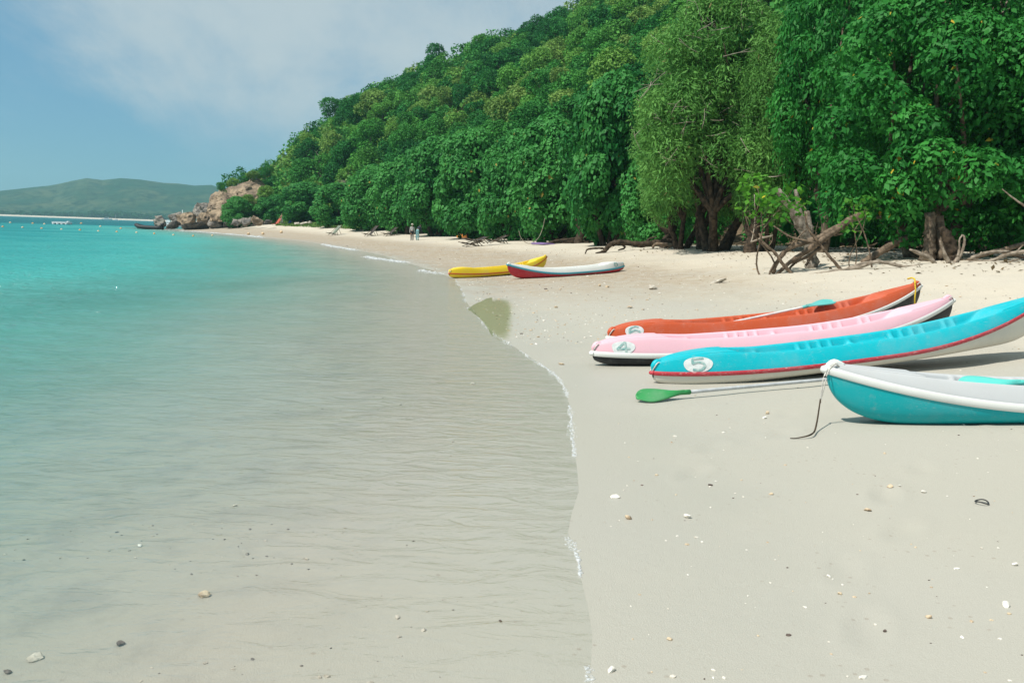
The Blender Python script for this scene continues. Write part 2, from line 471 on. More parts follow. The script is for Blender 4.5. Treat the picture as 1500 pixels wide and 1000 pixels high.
# coarse shingly band on the far beach
sepp = N(nt, 'ShaderNodeSeparateXYZ'); nt.links.new(pos, sepp.inputs[0])
far = maprange(nt, sepp.outputs['Y'], 13, 26)
band = mathn(nt, 'MULTIPLY', mathn(nt, 'MULTIPLY', far, maprange(nt, dn, -0.5, 0.8)), maprange(nt, dn, 5.0, 9.0, 1.0, 0.0))
shing = noise(nt, 3.2, 6, 0.75, vec=pos)
c = mixrgb(nt, mathn(nt, 'MULTIPLY', band, maprange(nt, shing, 0.38, 0.62, 0.35, 1.0)), c, (0.34, 0.255, 0.170, 1))
# grains and specks
grain = noise(nt, 160, 3, 0.7, vec=pos)
c = mixrgb(nt, maprange(nt, grain, 0.3, 0.7, 0.0, 0.22), c, (0.30, 0.26, 0.20, 1))
vor = N(nt, 'ShaderNodeTexVoronoi'); vor.inputs['Scale'].default_value = 16; nt.links.new(pos, vor.inputs['Vector'])
sp = mathn(nt, 'MULTIPLY', maprange(nt, vor.outputs['Distance'], 0.10, 0.17, 1.0, 0.0), maprange(nt, noise(nt, 2.0, 3, 0.5, vec=pos), 0.48, 0.64))
c = mixrgb(nt, mathn(nt, 'MULTIPLY', sp, 0.55), c, (0.27, 0.215, 0.16, 1))
patch = noise(nt, 0.35, 4, 0.55, vec=pos)
c = mixrgb(nt, maprange(nt, patch, 0.35, 0.7, 0.0, 0.22), c, (0.40, 0.39, 0.36, 1))
mot = mathn(nt, 'MULTIPLY', maprange(nt, noise(nt, 2.6, 6, 0.7, vec=pos), 0.45, 0.68), maprange(nt, da.outputs['Fac'], -0.3, -2.2, 0.0, 0.5))
c = mixrgb(nt, mot, c, (0.22, 0.205, 0.18, 1))
nt.links.new(c, bs.inputs['Base Color'])
nt.links.new(maprange(nt, dn, 0.2, 2.5, 0.42, 0.95), bs.inputs['Roughness'])
nt.links.new(maprange(nt, dn, 0.2, 2.5, 0.35, 0.12), bs.inputs['Specular IOR Level'])
hgt = mathn(nt, 'ADD', mathn(nt, 'MULTIPLY', noise(nt, 11, 6, 0.65, vec=pos), maprange(nt, dn, 2.0, 6.0, 0.12, 1.0)), mathn(nt, 'MULTIPLY', grain, 0.10))
bp = N(nt, 'ShaderNodeBump', i_Strength=0.55, i_Distance=0.05); nt.links.new(hgt, bp.inputs['Height'])
nt.links.new(bp.outputs[0], bs.inputs['Normal'])
M['sand'] = mt
beach = link('beach', mesh_np('beach', np.stack([X, Y, Z], -1).reshape(-1, 3), grid_faces(len(rings), len(angs)), M['sand'], True, {'shore': Dsh.ravel()}))
tag(beach, 'pale coral sand beach running on as the sea floor', kind='structure')

# ------------------------------------------------------------------ sea
wr = np.concatenate([np.exp(np.linspace(math.log(1.2), math.log(160), 300)), np.exp(np.linspace(math.log(165), math.log(9000), 50))])
wa = np.radians(np.concatenate([np.linspace(-150, -42, 30), np.linspace(-40, 30, 300), np.linspace(32, 150, 20)]))
X, Y = polar(wr, wa)
Dw = shore_d(X, Y)
bz = beach_z(X, Y, Dw)
dep = np.clip(-bz, 0, 20)
wav = sstep(0.5, 6, -Dw) * sstep(900, 100, Y)
Zw = wav * 0.055 * fbm(X * 0.55 + Y * 0.25, Y * 1.1 - X * 0.2, 3) + sstep(0.2, 2.5, -Dw) * 0.010 * fbm(X * 1.9, Y * 3.6, 2)
fq = grid_faces(len(wr), len(wa))
keep = (Dw.ravel()[fq].min(1) < 1.4)
mt, nt, bs, out = new_mat('clear_sea_water')
da = N(nt, 'ShaderNodeAttribute', attribute_name='depth')
tc = N(nt, 'ShaderNodeTexCoord')
murk = noise(nt, 0.10, 4, 0.55, vec=tc.outputs['Object'])
dd = mathn(nt, 'MULTIPLY', mathn(nt, 'MAXIMUM', mathn(nt, 'SUBTRACT', da.outputs['Fac'], 0.035), 0.0), maprange(nt, murk, 0.3, 0.7, 0.8, 1.25))
fac = mathn(nt, 'SUBTRACT', 1.0, mathn(nt, 'EXPONENT', mathn(nt, 'MULTIPLY', dd, -1.9)), True)
rampn = N(nt, 'ShaderNodeValToRGB')
els = rampn.color_ramp.elements
els[0].position = 0.0; els[0].color = (0.165, 0.475, 0.405, 1)
els[1].position = 1.0; els[1].color = (0.002, 0.140, 0.160, 1)
e = els.new(0.25); e.color = (0.075, 0.43, 0.395, 1)
e = els.new(0.55); e.color = (0.018, 0.270, 0.275, 1)
nt.links.new(mathn(nt, 'MULTIPLY', dd, 0.28, True), rampn.inputs[0])
dif = N(nt, 'ShaderNodeBsdfDiffuse'); nt.links.new(rampn.outputs[0], dif.inputs['Color'])
trn = N(nt, 'ShaderNodeBsdfTransparent'); nt.links.new(mixrgb(nt, mathn(nt, 'MULTIPLY', dd, 1.6, True), (0.985, 0.995, 0.99, 1), (0.55, 0.94, 0.88, 1)), trn.inputs['Color'])
body = N(nt, 'ShaderNodeMixShader'); nt.links.new(fac, body.inputs[0]); nt.links.new(trn.outputs[0], body.inputs[1]); nt.links.new(dif.outputs[0], body.inputs[2])
mp = N(nt, 'ShaderNodeMapping'); mp.inputs['Scale'].default_value = (0.75, 1.55, 1.0); mp.inputs['Rotation'].default_value = (0, 0, R(-7)); nt.links.new(tc.outputs['Object'], mp.inputs[0])
rip = noise(nt, 4.6, 4, 0.55, vec=mp.outputs[0]); rip.node.inputs['Distortion'].default_value = 0.9
swl = noise(nt, 1.1, 3, 0.5, vec=mp.outputs[0])
hh = mathn(nt, 'ADD', mathn(nt, 'MULTIPLY', rip, maprange(nt, da.outputs['Fac'], 0.0, 0.6, 0.14, 1.25)), mathn(nt, 'MULTIPLY', swl, maprange(nt, da.outputs['Fac'], 0.05, 0.9, 0.10, 2.1)))
bp = N(nt, 'ShaderNodeBump', i_Strength=0.7, i_Distance=0.17); nt.links.new(hh, bp.inputs['Height'])
gl = N(nt, 'ShaderNodeBsdfGlossy'); gl.inputs['Roughness'].default_value = 0.07; nt.links.new(bp.outputs[0], gl.inputs['Normal'])
nt.links.new(bp.outputs[0], dif.inputs['Normal'])
fr = N(nt, 'ShaderNodeFresnel'); fr.inputs['IOR'].default_value = 1.33; nt.links.new(bp.outputs[0], fr.inputs['Normal'])
top = N(nt, 'ShaderNodeMixShader'); nt.links.new(mathn(nt, 'MINIMUM', fr.outputs[0], 0.34), top.inputs[0])
nt.links.new(body.outputs[0], top.inputs[1]); nt.links.new(gl.outputs[0], top.inputs[2]); nt.links.new(top.outputs[0], out.inputs['Surface'])
M['water'] = mt
sea = link('sea', mesh_np('sea', np.stack([X, Y, Zw], -1).reshape(-1, 3), fq[keep], M['water'], True, {'depth': dep.ravel()}))
tag(sea, 'clear turquoise sea shallowing to a film of water over sand', kind='structure')

# ------------------------------------------------------------------ wooded hill (loft from its foot to its crest)
_hl = [  # photo x, crest y, crest distance, foot distance
    (322, 285, 152, 143), (345, 272, 158, 144), (375, 262, 163, 143), (405, 254, 168, 139), (440, 213, 173, 129), (480, 194, 178, 119), (520, 171, 183, 109), (560, 148, 187, 101), (600, 129, 190, 95),
    (650, 108, 194, 88), (700, 92, 198, 79), (760, 76, 200, 70), (820, 52, 202, 63), (880, 32, 202, 55), (950, 10, 198, 49), (1050, -55, 188, 44), (1200, -95, 168, 39), (1400, -130, 140, 34), (1700, -140, 115, 28),
    (2200, -120, 95, 22), (3200, -100, 75, 16), (6000, -60, 55, 11)]
NU, NV = 150, 44
us = np.linspace(0, len(_hl) - 1, NU)
hx = np.interp(us, range(len(_hl)), [h[0] for h in _hl]); hy = np.interp(us, range(len(_hl)), [h[1] for h in _hl])
hc = np.interp(us, range(len(_hl)), [h[2] for h in _hl]); hf = np.interp(us, range(len(_hl)), [h[3] for h in _hl])
HP = np.zeros((NU, NV, 3))
for i in range(NU):
    C = np.array(at(hx[i], hy[i], hc[i]))
    Fp = np.array(at(hx[i], 340, hf[i])); Fp[2] = gz(Fp[0], Fp[1]) - 0.25
    outw = C[:2] - Fp[:2]
    for j in range(NV):
        v = j / (NV - 1) * 1.5
        p = np.zeros(3); p[:2] = Fp[:2] + outw * v
        if v <= 1:
            q = v + 0.10 * math.sin(math.pi * v)
            q = q * sstep(-0.02, 0.16, v)
            p[2] = Fp[2] + (C[2] - Fp[2]) * q
        else:
            p[2] = C[2] - (C[2] + 1) * sstep(1.0, 1.5, v) - 0.15 * (C[2]) * (v - 1)
        HP[i, j] = p
HP[..., 2] += fbm(HP[..., 0] * 0.09, HP[..., 1] * 0.09, 4) * 2.0 * np.clip(np.linspace(0, 1.5, NV) * 3, 0, 1)[None, :] * np.clip((us[:, None] - 0.5) / 3, 0.15, 1)
M['litter'] = simple_mat('leaf_litter_soil', (0.17, 0.125, 0.08, 1), (0.075, 0.058, 0.038, 1), 1.2, 0.95, 1.0, 9, 0.1)
hill = link('hillside', mesh_np('hillside', HP.reshape(-1, 3), grid_faces(NU, NV)[:, ::-1], M['litter'], True))
tag(hill, 'steep brown earth slope under the woods behind the beach', kind='structure')

# ------------------------------------------------------------------ far island
def far_island():
    prof = [(-700, 290), (-500, 282), (-300, 285), (-120, 290), (0, 279), (45, 274), (75, 271), (100, 266), (128, 260), (152, 263), (178, 260), (205, 262), (240, 267), (262, 268), (285, 271), (310, 270), (335, 279), (380, 292), (480, 305), (700, 318)]
    n, k = 220, 26
    px = np.interp(np.linspace(0, 1, n), np.linspace(0, 1, len(prof)), [p[0] for p in prof]); py = np.interp(px, [p[0] for p in prof], [p[1] for p in prof])
    V = np.zeros((n, k, 3))
    for i in range(n):
        cst = at(px[i], py[i], 1750.0)
        y0 = 1300.0 + 60 * math.sin(px[i] / 90.0)
        d = ray(px[i], 330); x0 = d[0] / d[1]
        for j in range(k):
            v = j / (k - 1) * 1.4
            yy = y0 + (1750 - y0) * v
            z = cst.z * (sstep(0, 1.0, v) * 0.72 + 0.28 * v) if v <= 1 else cst.z * (1 - 0.9 * sstep(1, 1.4, v))
            V[i, j] = (x0 * yy, yy, z)
    nz = fbm(V[..., 0] * 0.011, V[..., 1] * 0.009, 5)
    ridge = np.abs(fbm(V[..., 0] * 0.007 + 5, V[..., 1] * 0.004, 4))
    w = np.sin(np.clip(np.linspace(0, 1.4, k), 0, 1) * math.pi)[None, :]
    V[..., 2] += (nz * 7 + ridge * 22 - 6) * w
    V[..., 2] -= 1.0
    mt, nt, bs, out = new_mat('island_scrub')
    a = noise(nt, 0.011, 6, 0.62); b = noise(nt, 0.06, 5, 0.7)
    c = mixrgb(nt, maprange(nt, a, 0.42, 0.62), (0.012, 0.060, 0.028, 1), (0.070, 0.100, 0.048, 1))
    c = mixrgb(nt, maprange(nt, b, 0.45, 0.62), c, (0.008, 0.04, 0.020, 1))
    nt.links.new(c, bs.inputs['Base Color']); bs.inputs['Roughness'].default_value = 0.95; bs.inputs['Specular IOR Level'].default_value = 0.1
    o = link('far_island', mesh_np('far_island', V.reshape(-1, 3), grid_faces(n, k)[:, ::-1], mt, True))
    tag(o, 'long green hilly island across the bay, hazy', kind='structure')
    # strand of pale sand in front of it
    i = np.arange(n); e = V[:, 0, :].copy(); f = e.copy(); f[:, 1] -= 26; f[:, 2] = -0.4; e[:, 1] += 20; e[:, 2] = 2.2
    g = e.copy(); g[:, 1] += 50; g[:, 2] = 0.5
    o = link('far_beach', mesh_np('far_beach', np.stack([f, e, g], 1).reshape(-1, 3), grid_faces(n, 3)[:, ::-1], M['sand'], True, {'shore': np.full(n * 3, 12.0)}))
    tag(o, 'thin pale strand of sand along the far island', kind='structure')
    return V
island = far_island()

# ------------------------------------------------------------------ trees
def norm(a): return a / (np.linalg.norm(a, axis=-1, keepdims=True) + 1e-9)

def leaves(g, lobes, n, size, droop=0.5, width=0.6, jitter=0.42, inner=0.10, up=0.40, cut=0.80, shell=(0.80, 0.26)):
    """kite shaped leaves spread over a set of lobes (x, y, z, r, tint)"""
    K = len(lobes)
    w = lobes[:, 3] ** 2; w = w / w.sum()
    idx = g.choice(K, int(n * 3.0), p=w)
    d = norm(g.normal(0, 1, (len(idx), 3)))
    flip = (d[:, 2] < 0) & (g.random(len(idx)) < 0.35); d[flip, 2] *= -1
    rad = shell[0] + shell[1] * np.sqrt(g.random(len(idx)))
    ii = g.random(len(idx)) < inner; rad[ii] *= 0.7
    p = lobes[idx, :3] + d * (lobes[idx, 3] * rad)[:, None]
    ok = np.ones(len(idx), bool)
    for k in range(K):
        dd = ((p - lobes[k, :3]) ** 2).sum(1)
        ok &= ~((dd < (lobes[k, 3] * cut) ** 2) & (idx != k))
    p, d, idx = p[ok][:n], d[ok][:n], idx[ok][:n]
    n = len(p)
    nn = norm(d * 0.75 + np.array([0, 0, up]) + g.normal(0, jitter, (n, 3)))
    ax = norm(np.cross(nn, g.normal(0, 1, (n, 3))) + np.array([0, 0, -droop]) + d * 0.25)
    sd = norm(np.cross(ax, nn))
    L = (size * g.choice([0.55, 0.8, 1.0, 1.25, 1.5], n, p=[.2, .25, .3, .17, .08]) * g.uniform(0.85, 1.15, n))[:, None]
    W = L * width * 0.5
    V = np.stack([p, p + ax * L * 0.42 + sd * W - nn * L * 0.05, p + ax * L - nn * L * 0.12, p + ax * L * 0.42 - sd * W - nn * L * 0.05], 1).reshape(-1, 3)
    Q = np.arange(4 * n).reshape(n, 4)
    T = np.clip(lobes[idx, 4] * 0.6 + g.random(n) * 0.4, 0, 0.97)
    T[g.random(n) < 0.004] = 1.0
    return V, Q, np.repeat(T, 4)

def lobe_set(g, rx, ry, z0, z1, n, lr, fill=0.25, pw=1.0):
    cz, rz = (z0 + z1) / 2, (z1 - z0) / 2
    zn = g.uniform(-1, 1, n); an = g.uniform(0, 2 * math.pi, n)
    prof = np.where(zn > 0, np.sqrt(1 - zn ** 2), (1 - np.abs(zn) ** 5) ** 0.2)     # rounded top, wide skirt
    rad = np.where(g.random(n) < fill, g.uniform(0.3, 0.62, n), g.uniform(0.76, 0.98, n))
    inn = np.maximum(0.15, 1 - lr / rx * 0.8)
    c = np.stack([np.cos(an) * prof * rad * rx * inn, np.sin(an) * prof * rad * ry * inn, np.sign(zn) * np.abs(zn) ** pw * np.maximum(rz - lr * 0.75, 0.3 * rz)], -1)
    r = lr * g.uniform(0.65, 1.3, n)
    return np.column_stack([c[:, 0], c[:, 1], c[:, 2] + cz, r, g.random(n)])

def trunk_mesh(name, g, lobes, mat, r0=0.2, stems=3, spread=0.35, nlimb=10, zsplit=0.9):
    b = MB()
    order = g.permutation(len(lobes))[:nlimb]
    heads = []
    for s in range(stems):
        a = 2 * math.pi * s / stems + g.uniform(-0.5, 0.5)
        base = np.array([math.cos(a) * r0 * 0.8, math.sin(a) * r0 * 0.8, -0.25])
        mid = base + np.array([math.cos(a) * spread * 0.5 + g.normal(0, .1), math.sin(a) * spread * .5 + g.normal(0, .1), zsplit * 0.6])
        top = base + np.array([math.cos(a) * spread * 1.6 + g.normal(0, .15), math.sin(a) * spread * 1.6 + g.normal(0, .15), zsplit * 1.5])
        b.tube([base, mid, top], [r0 * 1.15, r0 * 0.8, r0 * 0.6], 8, 4, 0.07); heads.append(top)
    for k in order:
        h = heads[g.integers(len(heads))]; c = lobes[k, :3]
        m1 = h + (c - h) * 0.45 + g.normal(0, 0.18, 3) + np.array([0, 0, 0.15])
        b.tube([h - (c - h) * 0.03, m1, c], [r0 * 0.5, r0 * 0.3, r0 * 0.08], 6, 4, 0.05)
    return b.mesh(name, mat)

def crown_mesh(name, V, Q, T, mat, kin=None): return mesh_np(name, V, Q, mat, False, {'tint': T} if kin is None else {'tint': T, 'kin': kin})

g = np.random.default_rng(21)
# prototypes of the shore trees: radius 3 m, 6 m tall
FRONT = []
for k in range(4):
    lb = lobe_set(g, 3.0, 2.8, 0.25, 6.0, 90, 0.66)
    V, Q, T = leaves(g, lb, 24000, 0.21, 0.5, 0.75)
    FRONT.append((crown_mesh('crown', V, Q, T, M['leaf_front']), trunk_mesh('trunk', g, lb, M['bark_dark'], 0.17, 3, 0.5, 12)))

def put_tree(name, px, Y, hw, top, crown, trunk, rx, h, label, cat='tree', group=None, rz=None, depth=1.0, dz=0.0):
    d = ray(px, 340); x = d[0] / d[1] * Y
    z = gz(x, Y) + dz
    o = empty(name, (x, Y, z - 0.05), g.uniform(0, 6.28) if rz is None else rz)
    s = hw * Y / F_PX / rx
    zt = at(px, top, Y).z
    o.scale = (s, s * depth, (zt - z) / h)
    if crown: link('crown', crown, o)
    if trunk: link('trunk', trunk, o)
    return tag(o, label, cat, group)

shore = [
    (962, 43, 62, 205, 0, 'glossy green tree tucked in at the left edge of the feathery olive tree'),
    (893, 47, 84, 95, 1, 'tall rounded glossy green shore tree just left of the feathery olive tree'),
    (812, 57, 82, 160, 2, 'broad green shore tree behind the white and red kayak'),
    (752, 66, 68, 186, 3, 'green shore tree behind the raised yellow kayak bow'),
    (695, 74, 72, 180, 0, 'leafy green shore tree shading the dark stacked loungers'),
    (640, 85, 66, 194, 1, 'green shore tree right of the two standing people'),
    (590, 92, 58, 226, 2, 'green shore tree directly behind the two standing people'),
    (543, 100, 54, 240, 3, 'green shore tree behind the folding beach chairs'),
    (494, 112, 46, 264, 0, 'small green shore tree left of the folding beach chairs'),
    (447, 127, 48, 264, 1, 'round green tree above the strip of low ground cover'),
    (398, 140, 32, 285, 2, 'small green tree beside the seated beachgoers'),
    (348, 138.5, 27, 286, 3, 'bushy green tree growing in front of the tan cliff'),
]
for px, Y_, hw, top, k, lab in shore:
    put_tree('shore_tree', px, Y_, hw, top, FRONT[k][0], FRONT[k][1], 3.3, 6.3, lab, group='green trees along the back of the beach')

# the big near tree on the right
lb = lobe_set(g, 3.0, 3.0, 0.45, 7.2, 190, 0.50)
V, Q, T = leaves(g, lb, 60000, 0.145, 0.75, 0.52, jitter=0.42)
near_crown = crown_mesh('crown', V, Q, T, M['leaf_near']); near_trunk = trunk_mesh('trunk', g, lb, M['bark'], 0.2, 3, 0.35, 16)
put_tree('broadleaf_tree', 1362, 26.0, 205, -70, near_crown, near_trunk, 3.3, 7.4, 'large dense dark green broadleaf tree with leaves hanging nearly to the sand', rz=0.3)
put_tree('broadleaf_tree', 1560, 25.0, 140, -40, near_crown, near_trunk, 3.3, 7.4, 'dark green broadleaf tree cut off by the right edge of the picture', rz=2.6)
lb = lobe_set(g, 3.0, 2.6, 1.3, 7.2, 120, 0.52)
V, Q, T = leaves(g, lb, 30000, 0.16, 0.6, 0.5, jitter=0.5)
mid_crown = crown_mesh('crown', V, Q, T, M['leaf_near']); mid_trunk = trunk_mesh('trunk', g, lb, M['bark'], 0.2, 2, 0.4, 14, 1.4)
put_tree('broadleaf_tree', 1208, 31.5, 112, -75, mid_crown, mid_trunk, 3.2, 7.3, 'loose green tree between the feathery olive tree and the big dark tree', rz=1.1)

put_tree('broadleaf_tree', 1462, 33.5, 120, 120, mid_crown, mid_trunk, 3.2, 7.3, 'green tree added for shade deep behind the white looped stump', rz=2.0, dz=-0.9)  # added to shade the sunlit ground showing through the big crown
put_tree('broadleaf_tree', 1300, 34.5, 115, 110, mid_crown, mid_trunk, 3.2, 7.3, 'green tree added for shade deep behind the leaning log', rz=4.0, dz=-0.9)  # likewise added for its shade behind the big tree

# feathery olive tree with pale bare twigs
lb = lobe_set(g, 3.0, 2.6, 1.0, 7.0, 165, 0.60, fill=0.35)
V, Q, T = leaves(g, lb, 88000, 0.16, 0.35, 0.24, jitter=0.7, shell=(0.62, 0.48), cut=0.55)
olive_crown = crown_mesh('crown', V, Q, T, M['leaf_olive']); olive_trunk = trunk_mesh('trunk', g, lb, M['bark_dark'], 0.2, 3, 0.5, 20)
ot = put_tree('feathery_tree', 1052, 35, 152, -10, olive_crown, olive_trunk, 3.3, 7.1, 'feathery olive green tree with many pale bare twigs', rz=0.0)
for px_, Y_, hw_, top_, rz_, lab_ in ((1000, 38.0, 84, 84, 2.2, 'smaller feathery olive tree filling in at the left of the tall one'), (1122, 33.5, 74, 40, 4.1, 'smaller feathery olive tree filling in at the right of the tall one')):
    put_tree('feathery_tree', px_, Y_, hw_, top_, olive_crown, olive_trunk, 3.3, 7.1, lab_, rz=rz_)
b = MB()
for k in range(170):
    l = lb[g.integers(len(lb))]
    if l[1] > 0.6: continue
    p = l[:3] + np.array([g.normal(0, .3), -l[3] * g.uniform(0.5, 0.95), g.normal(0, .3)])
    dirv = norm(np.array([g.normal(0, 1), g.normal(-0.15, .3), g.normal(0.1, .7)]))
    L = g.uniform(0.4, 1.1)
    q1 = p + dirv * L * 0.5 + g.normal(0, 0.04, 3); q2 = p + dirv * L + g.normal(0, 0.07, 3)
    b.tube([p, q1, q2], [0.011, 0.008, 0.004], 4, 3)
    b.tube([q1, q1 + norm(dirv + g.normal(0, .6, 3)) * L * 0.4], [0.007, 0.003], 4, 2)
tag(b.build('bare_twigs', M['twig'], ot), None, kind='stuff')

# young tree with bright leaves in front of the leaning trunk
lb = lobe_set(g, 0.75, 0.5, 1.3, 2.5, 14, 0.24)
V, Q, T = leaves(g, lb, 260, 0.13, 0.3, 0.85, jitter=0.6)
yt = put_tree('sapling', 1128, 23.0, 62, 238, crown_mesh('crown', V, Q, T, M['leaf_young']), trunk_mesh('trunk', g, lb, M['drift_brown'], 0.022, 3, 0.25, 10, 0.9), 0.85, 2.6, 'young tree with sparse bright yellow-green leaves beside the leaning trunk', rz=0.0)
lb = lobe_set(g, 0.5, 0.4, 0.9, 2.1, 9, 0.2)
V, Q, T = leaves(g, lb, 130, 0.11, 0.4, 0.8, jitter=0.6)
put_tree('sapling', 1252, 23.2, 34, 276, crown_mesh('crown', V, Q, T, M['leaf_young']), trunk_mesh('trunk', g, lb, M['drift_brown'], 0.018, 2, 0.15, 6, 0.9), 0.6, 2.2, 'thin sapling with few bright leaves right of the leaning trunk', rz=0.0)

# hillside woods
HILL = []
for k in range(9):
    lb = lobe_set(g, g.uniform(1.9, 2.8), g.uniform(1.9, 2.8), 0.5, g.uniform(3.8, 5.2), 24, 0.70, pw=0.9); lb[:, 3] *= g.uniform(.6, 1.45, len(lb)); lb[:, 0] += .35 * lb[:, 2] * g.normal(0, .35); lb[:, 1] += .35 * lb[:, 2] * g.normal(0, .35)
    V, Q, T = leaves(g, lb, 4200, 0.25, 0.2, 0.75, jitter=0.5, inner=0.12, shell=(.70, .48))
    HILL.append((crown_mesh('crown', V, Q, T, M['leaf_hill']), trunk_mesh('trunk', g, lb, M['bark_grey'], 0.11, 2, 0.3, 6), (V, Q, T)))
LOW = []
for k in range(7):
    lb = lobe_set(g, g.uniform(2.0, 2.8), g.uniform(2.0, 2.8), 0.2, g.uniform(3.8, 5.2), 20, 0.80, pw=0.9); lb[:, 3] *= g.uniform(.6, 1.4, len(lb)); lb[:, 0] += .35 * lb[:, 2] * g.normal(0, .35)
    LOW.append(leaves(g, lb, 560, 0.47, 0.2, 0.8, jitter=0.5, inner=0.12, shell=(.70, .48)))

cand = []
tries = 0
cell = {}
vmax_j = int((NV - 1) * 1.06 / 1.5)
while tries < 42000:
    tries += 1
    i = g.uniform(0.5, NU - 1.01); j = (g.random() ** 0.75) * vmax_j
    i0, j0 = int(i), int(j); fi, fj = i - i0, j - j0
    p = (HP[i0, j0] * (1 - fi) + HP[i0 + 1, j0] * fi) * (1 - fj) + (HP[i0, j0 + 1] * (1 - fi) + HP[i0 + 1, j0 + 1] * fi) * fj
    if p[1] < 22: continue
    px, py = project(p + np.array([0, 0, 2.5]))
    if px < 290 or px > 1640 or py < -170: continue
    mind = 2.2 if p[1] < 110 else 2.75
    if 300 < px < 392 and py > 258: continue      # the bare cliff
    ck = (int(p[0] // 3.0), int(p[1] // 3.0))
    if any((p[0] - q[0]) ** 2 + (p[1] - q[1]) ** 2 < mind ** 2 for a in (-1, 0, 1) for c in (-1, 0, 1) for q in cell.get((ck[0] + a, ck[1] + c), [])): continue
    cell.setdefault(ck, []).append(p)
    if px < 425: s = g.uniform(0.38, 0.6)
    else: s = g.choice([g.uniform(0.45, 0.65), g.uniform(0.6, 0.85), g.uniform(0.85, 1.1)], p=[.3, .5, .2]) * (0.85 if px < 480 else 1.0)
    cand.append((p, s, px, py))
# those that show largest in the photograph are trees of their own
def shown(c):
    p, s, px, py = c
    if px > 1180 or py < -40: return 0.0
    hid = 0.25 if (px > 960 and py > 60) else 1.0
    return s / p[1] * hid
cand.sort(key=shown, reverse=True)
solo, mass = cand[:290], cand[290:]
print('hill trees', len(solo), len(mass))
for n_, (p, s, px, py) in enumerate(solo):
    cr, tr, _ = HILL[n_ % len(HILL)]
    o = empty('hill_tree', (p[0], p[1], p[2] - 0.1), g.uniform(0, 6.28))
    o.scale = (s * g.uniform(.9, 1.15), s * g.uniform(.9, 1.15), s * g.uniform(0.85, 1.2))
    link('crown', cr, o); link('trunk', tr, o)
    tag(o, 'one of the many small green trees crowding the wooded hillside', 'tree', 'trees on the wooded hillside')
Vs, Qs, Ts, Ks, nv = [], [], [], [], 0
for n_, (p, s, px, py) in enumerate(mass):
    V, Q, T = LOW[n_ % len(LOW)]
    if p[1] < 85 and px < 1180:
        V, Q, T = HILL[n_ % len(HILL)][2]; V, Q, T = V[:7200], Q[:1800], T[:7200]
    a = g.uniform(0, 6.28); ca, sa = math.cos(a), math.sin(a)
    W = V @ np.array([[ca, sa, 0], [-sa, ca, 0], [0, 0, 1]]) * s * np.array([1, 1, g.uniform(.85, 1.2)]) + p - np.array([0, 0, 0.1])
    Vs.append(W); Qs.append(Q + nv); Ts.append(T); Ks.append(np.full(len(V), g.random() * (1.0 if p[1] > 70 else 0.7))); nv += len(V)
wood = link('distant_woods', crown_mesh('distant_woods', np.concatenate(Vs), np.concatenate(Qs), np.concatenate(Ts), M['leaf_hill_mass'], np.concatenate(Ks)))
tag(wood, 'mass of green woodland covering the upper hill', 'woods', kind='stuff')

print('MASS', len(mass), nv)
# understorey brush that closes the gaps between the hill trees
nb = 15000
ii = g.uniform(0, NU - 1.01, nb); jj = g.random(nb) ** 0.8 * vmax_j
i0, j0 = ii.astype(int), jj.astype(int); fi, fj = (ii - i0)[:, None], (jj - j0)[:, None]
P = (HP[i0, j0] * (1 - fi) + HP[i0 + 1, j0] * fi) * (1 - fj) + (HP[i0, j0 + 1] * (1 - fi) + HP[i0 + 1, j0 + 1] * fi) * fj
q_ = np.array([project(v) for v in P]); P = P[(jj > 2.5) & (P[:, 1] > 42) & ~((q_[:, 0] < 396) & (q_[:, 1] > 256))]
k = 6
P = np.repeat(P, k, 0); n = len(P)
P = P + np.column_stack([g.normal(0, 0.8, n), g.normal(0, 0.8, n), g.uniform(-0.1, 1.3, n)])
nn = norm(g.normal(0, .6, (n, 3)) + np.array([-0.1, -0.35, 0.7])); ax = norm(np.cross(nn, g.normal(0, 1, (n, 3)))); sd = np.cross(ax, nn)
L = (g.uniform(0.5, 1.0, n) * np.clip(P[:, 1] / 160, .3, .8))[:, None]
V = np.stack([P - ax * L * .5, P + sd * L * .4, P + ax * L * .5, P - sd * L * .4], 1).reshape(-1, 3)
tag(link('undergrowth', crown_mesh('undergrowth', V, np.arange(4 * n).reshape(n, 4), np.repeat(np.clip(g.random(n) * .5 + .3 * vnoise(P[:, 0] * .15, P[:, 1] * .15), 0, .97), 4), M['leaf_hill_mass'], np.repeat(np.clip(vnoise(P[:, 0] * .25, P[:, 1] * .25) * .9 + g.random(n) * .25, 0, 1), 4))),
    'low green scrub filling the hillside between the trees', 'undergrowth', kind='stuff')

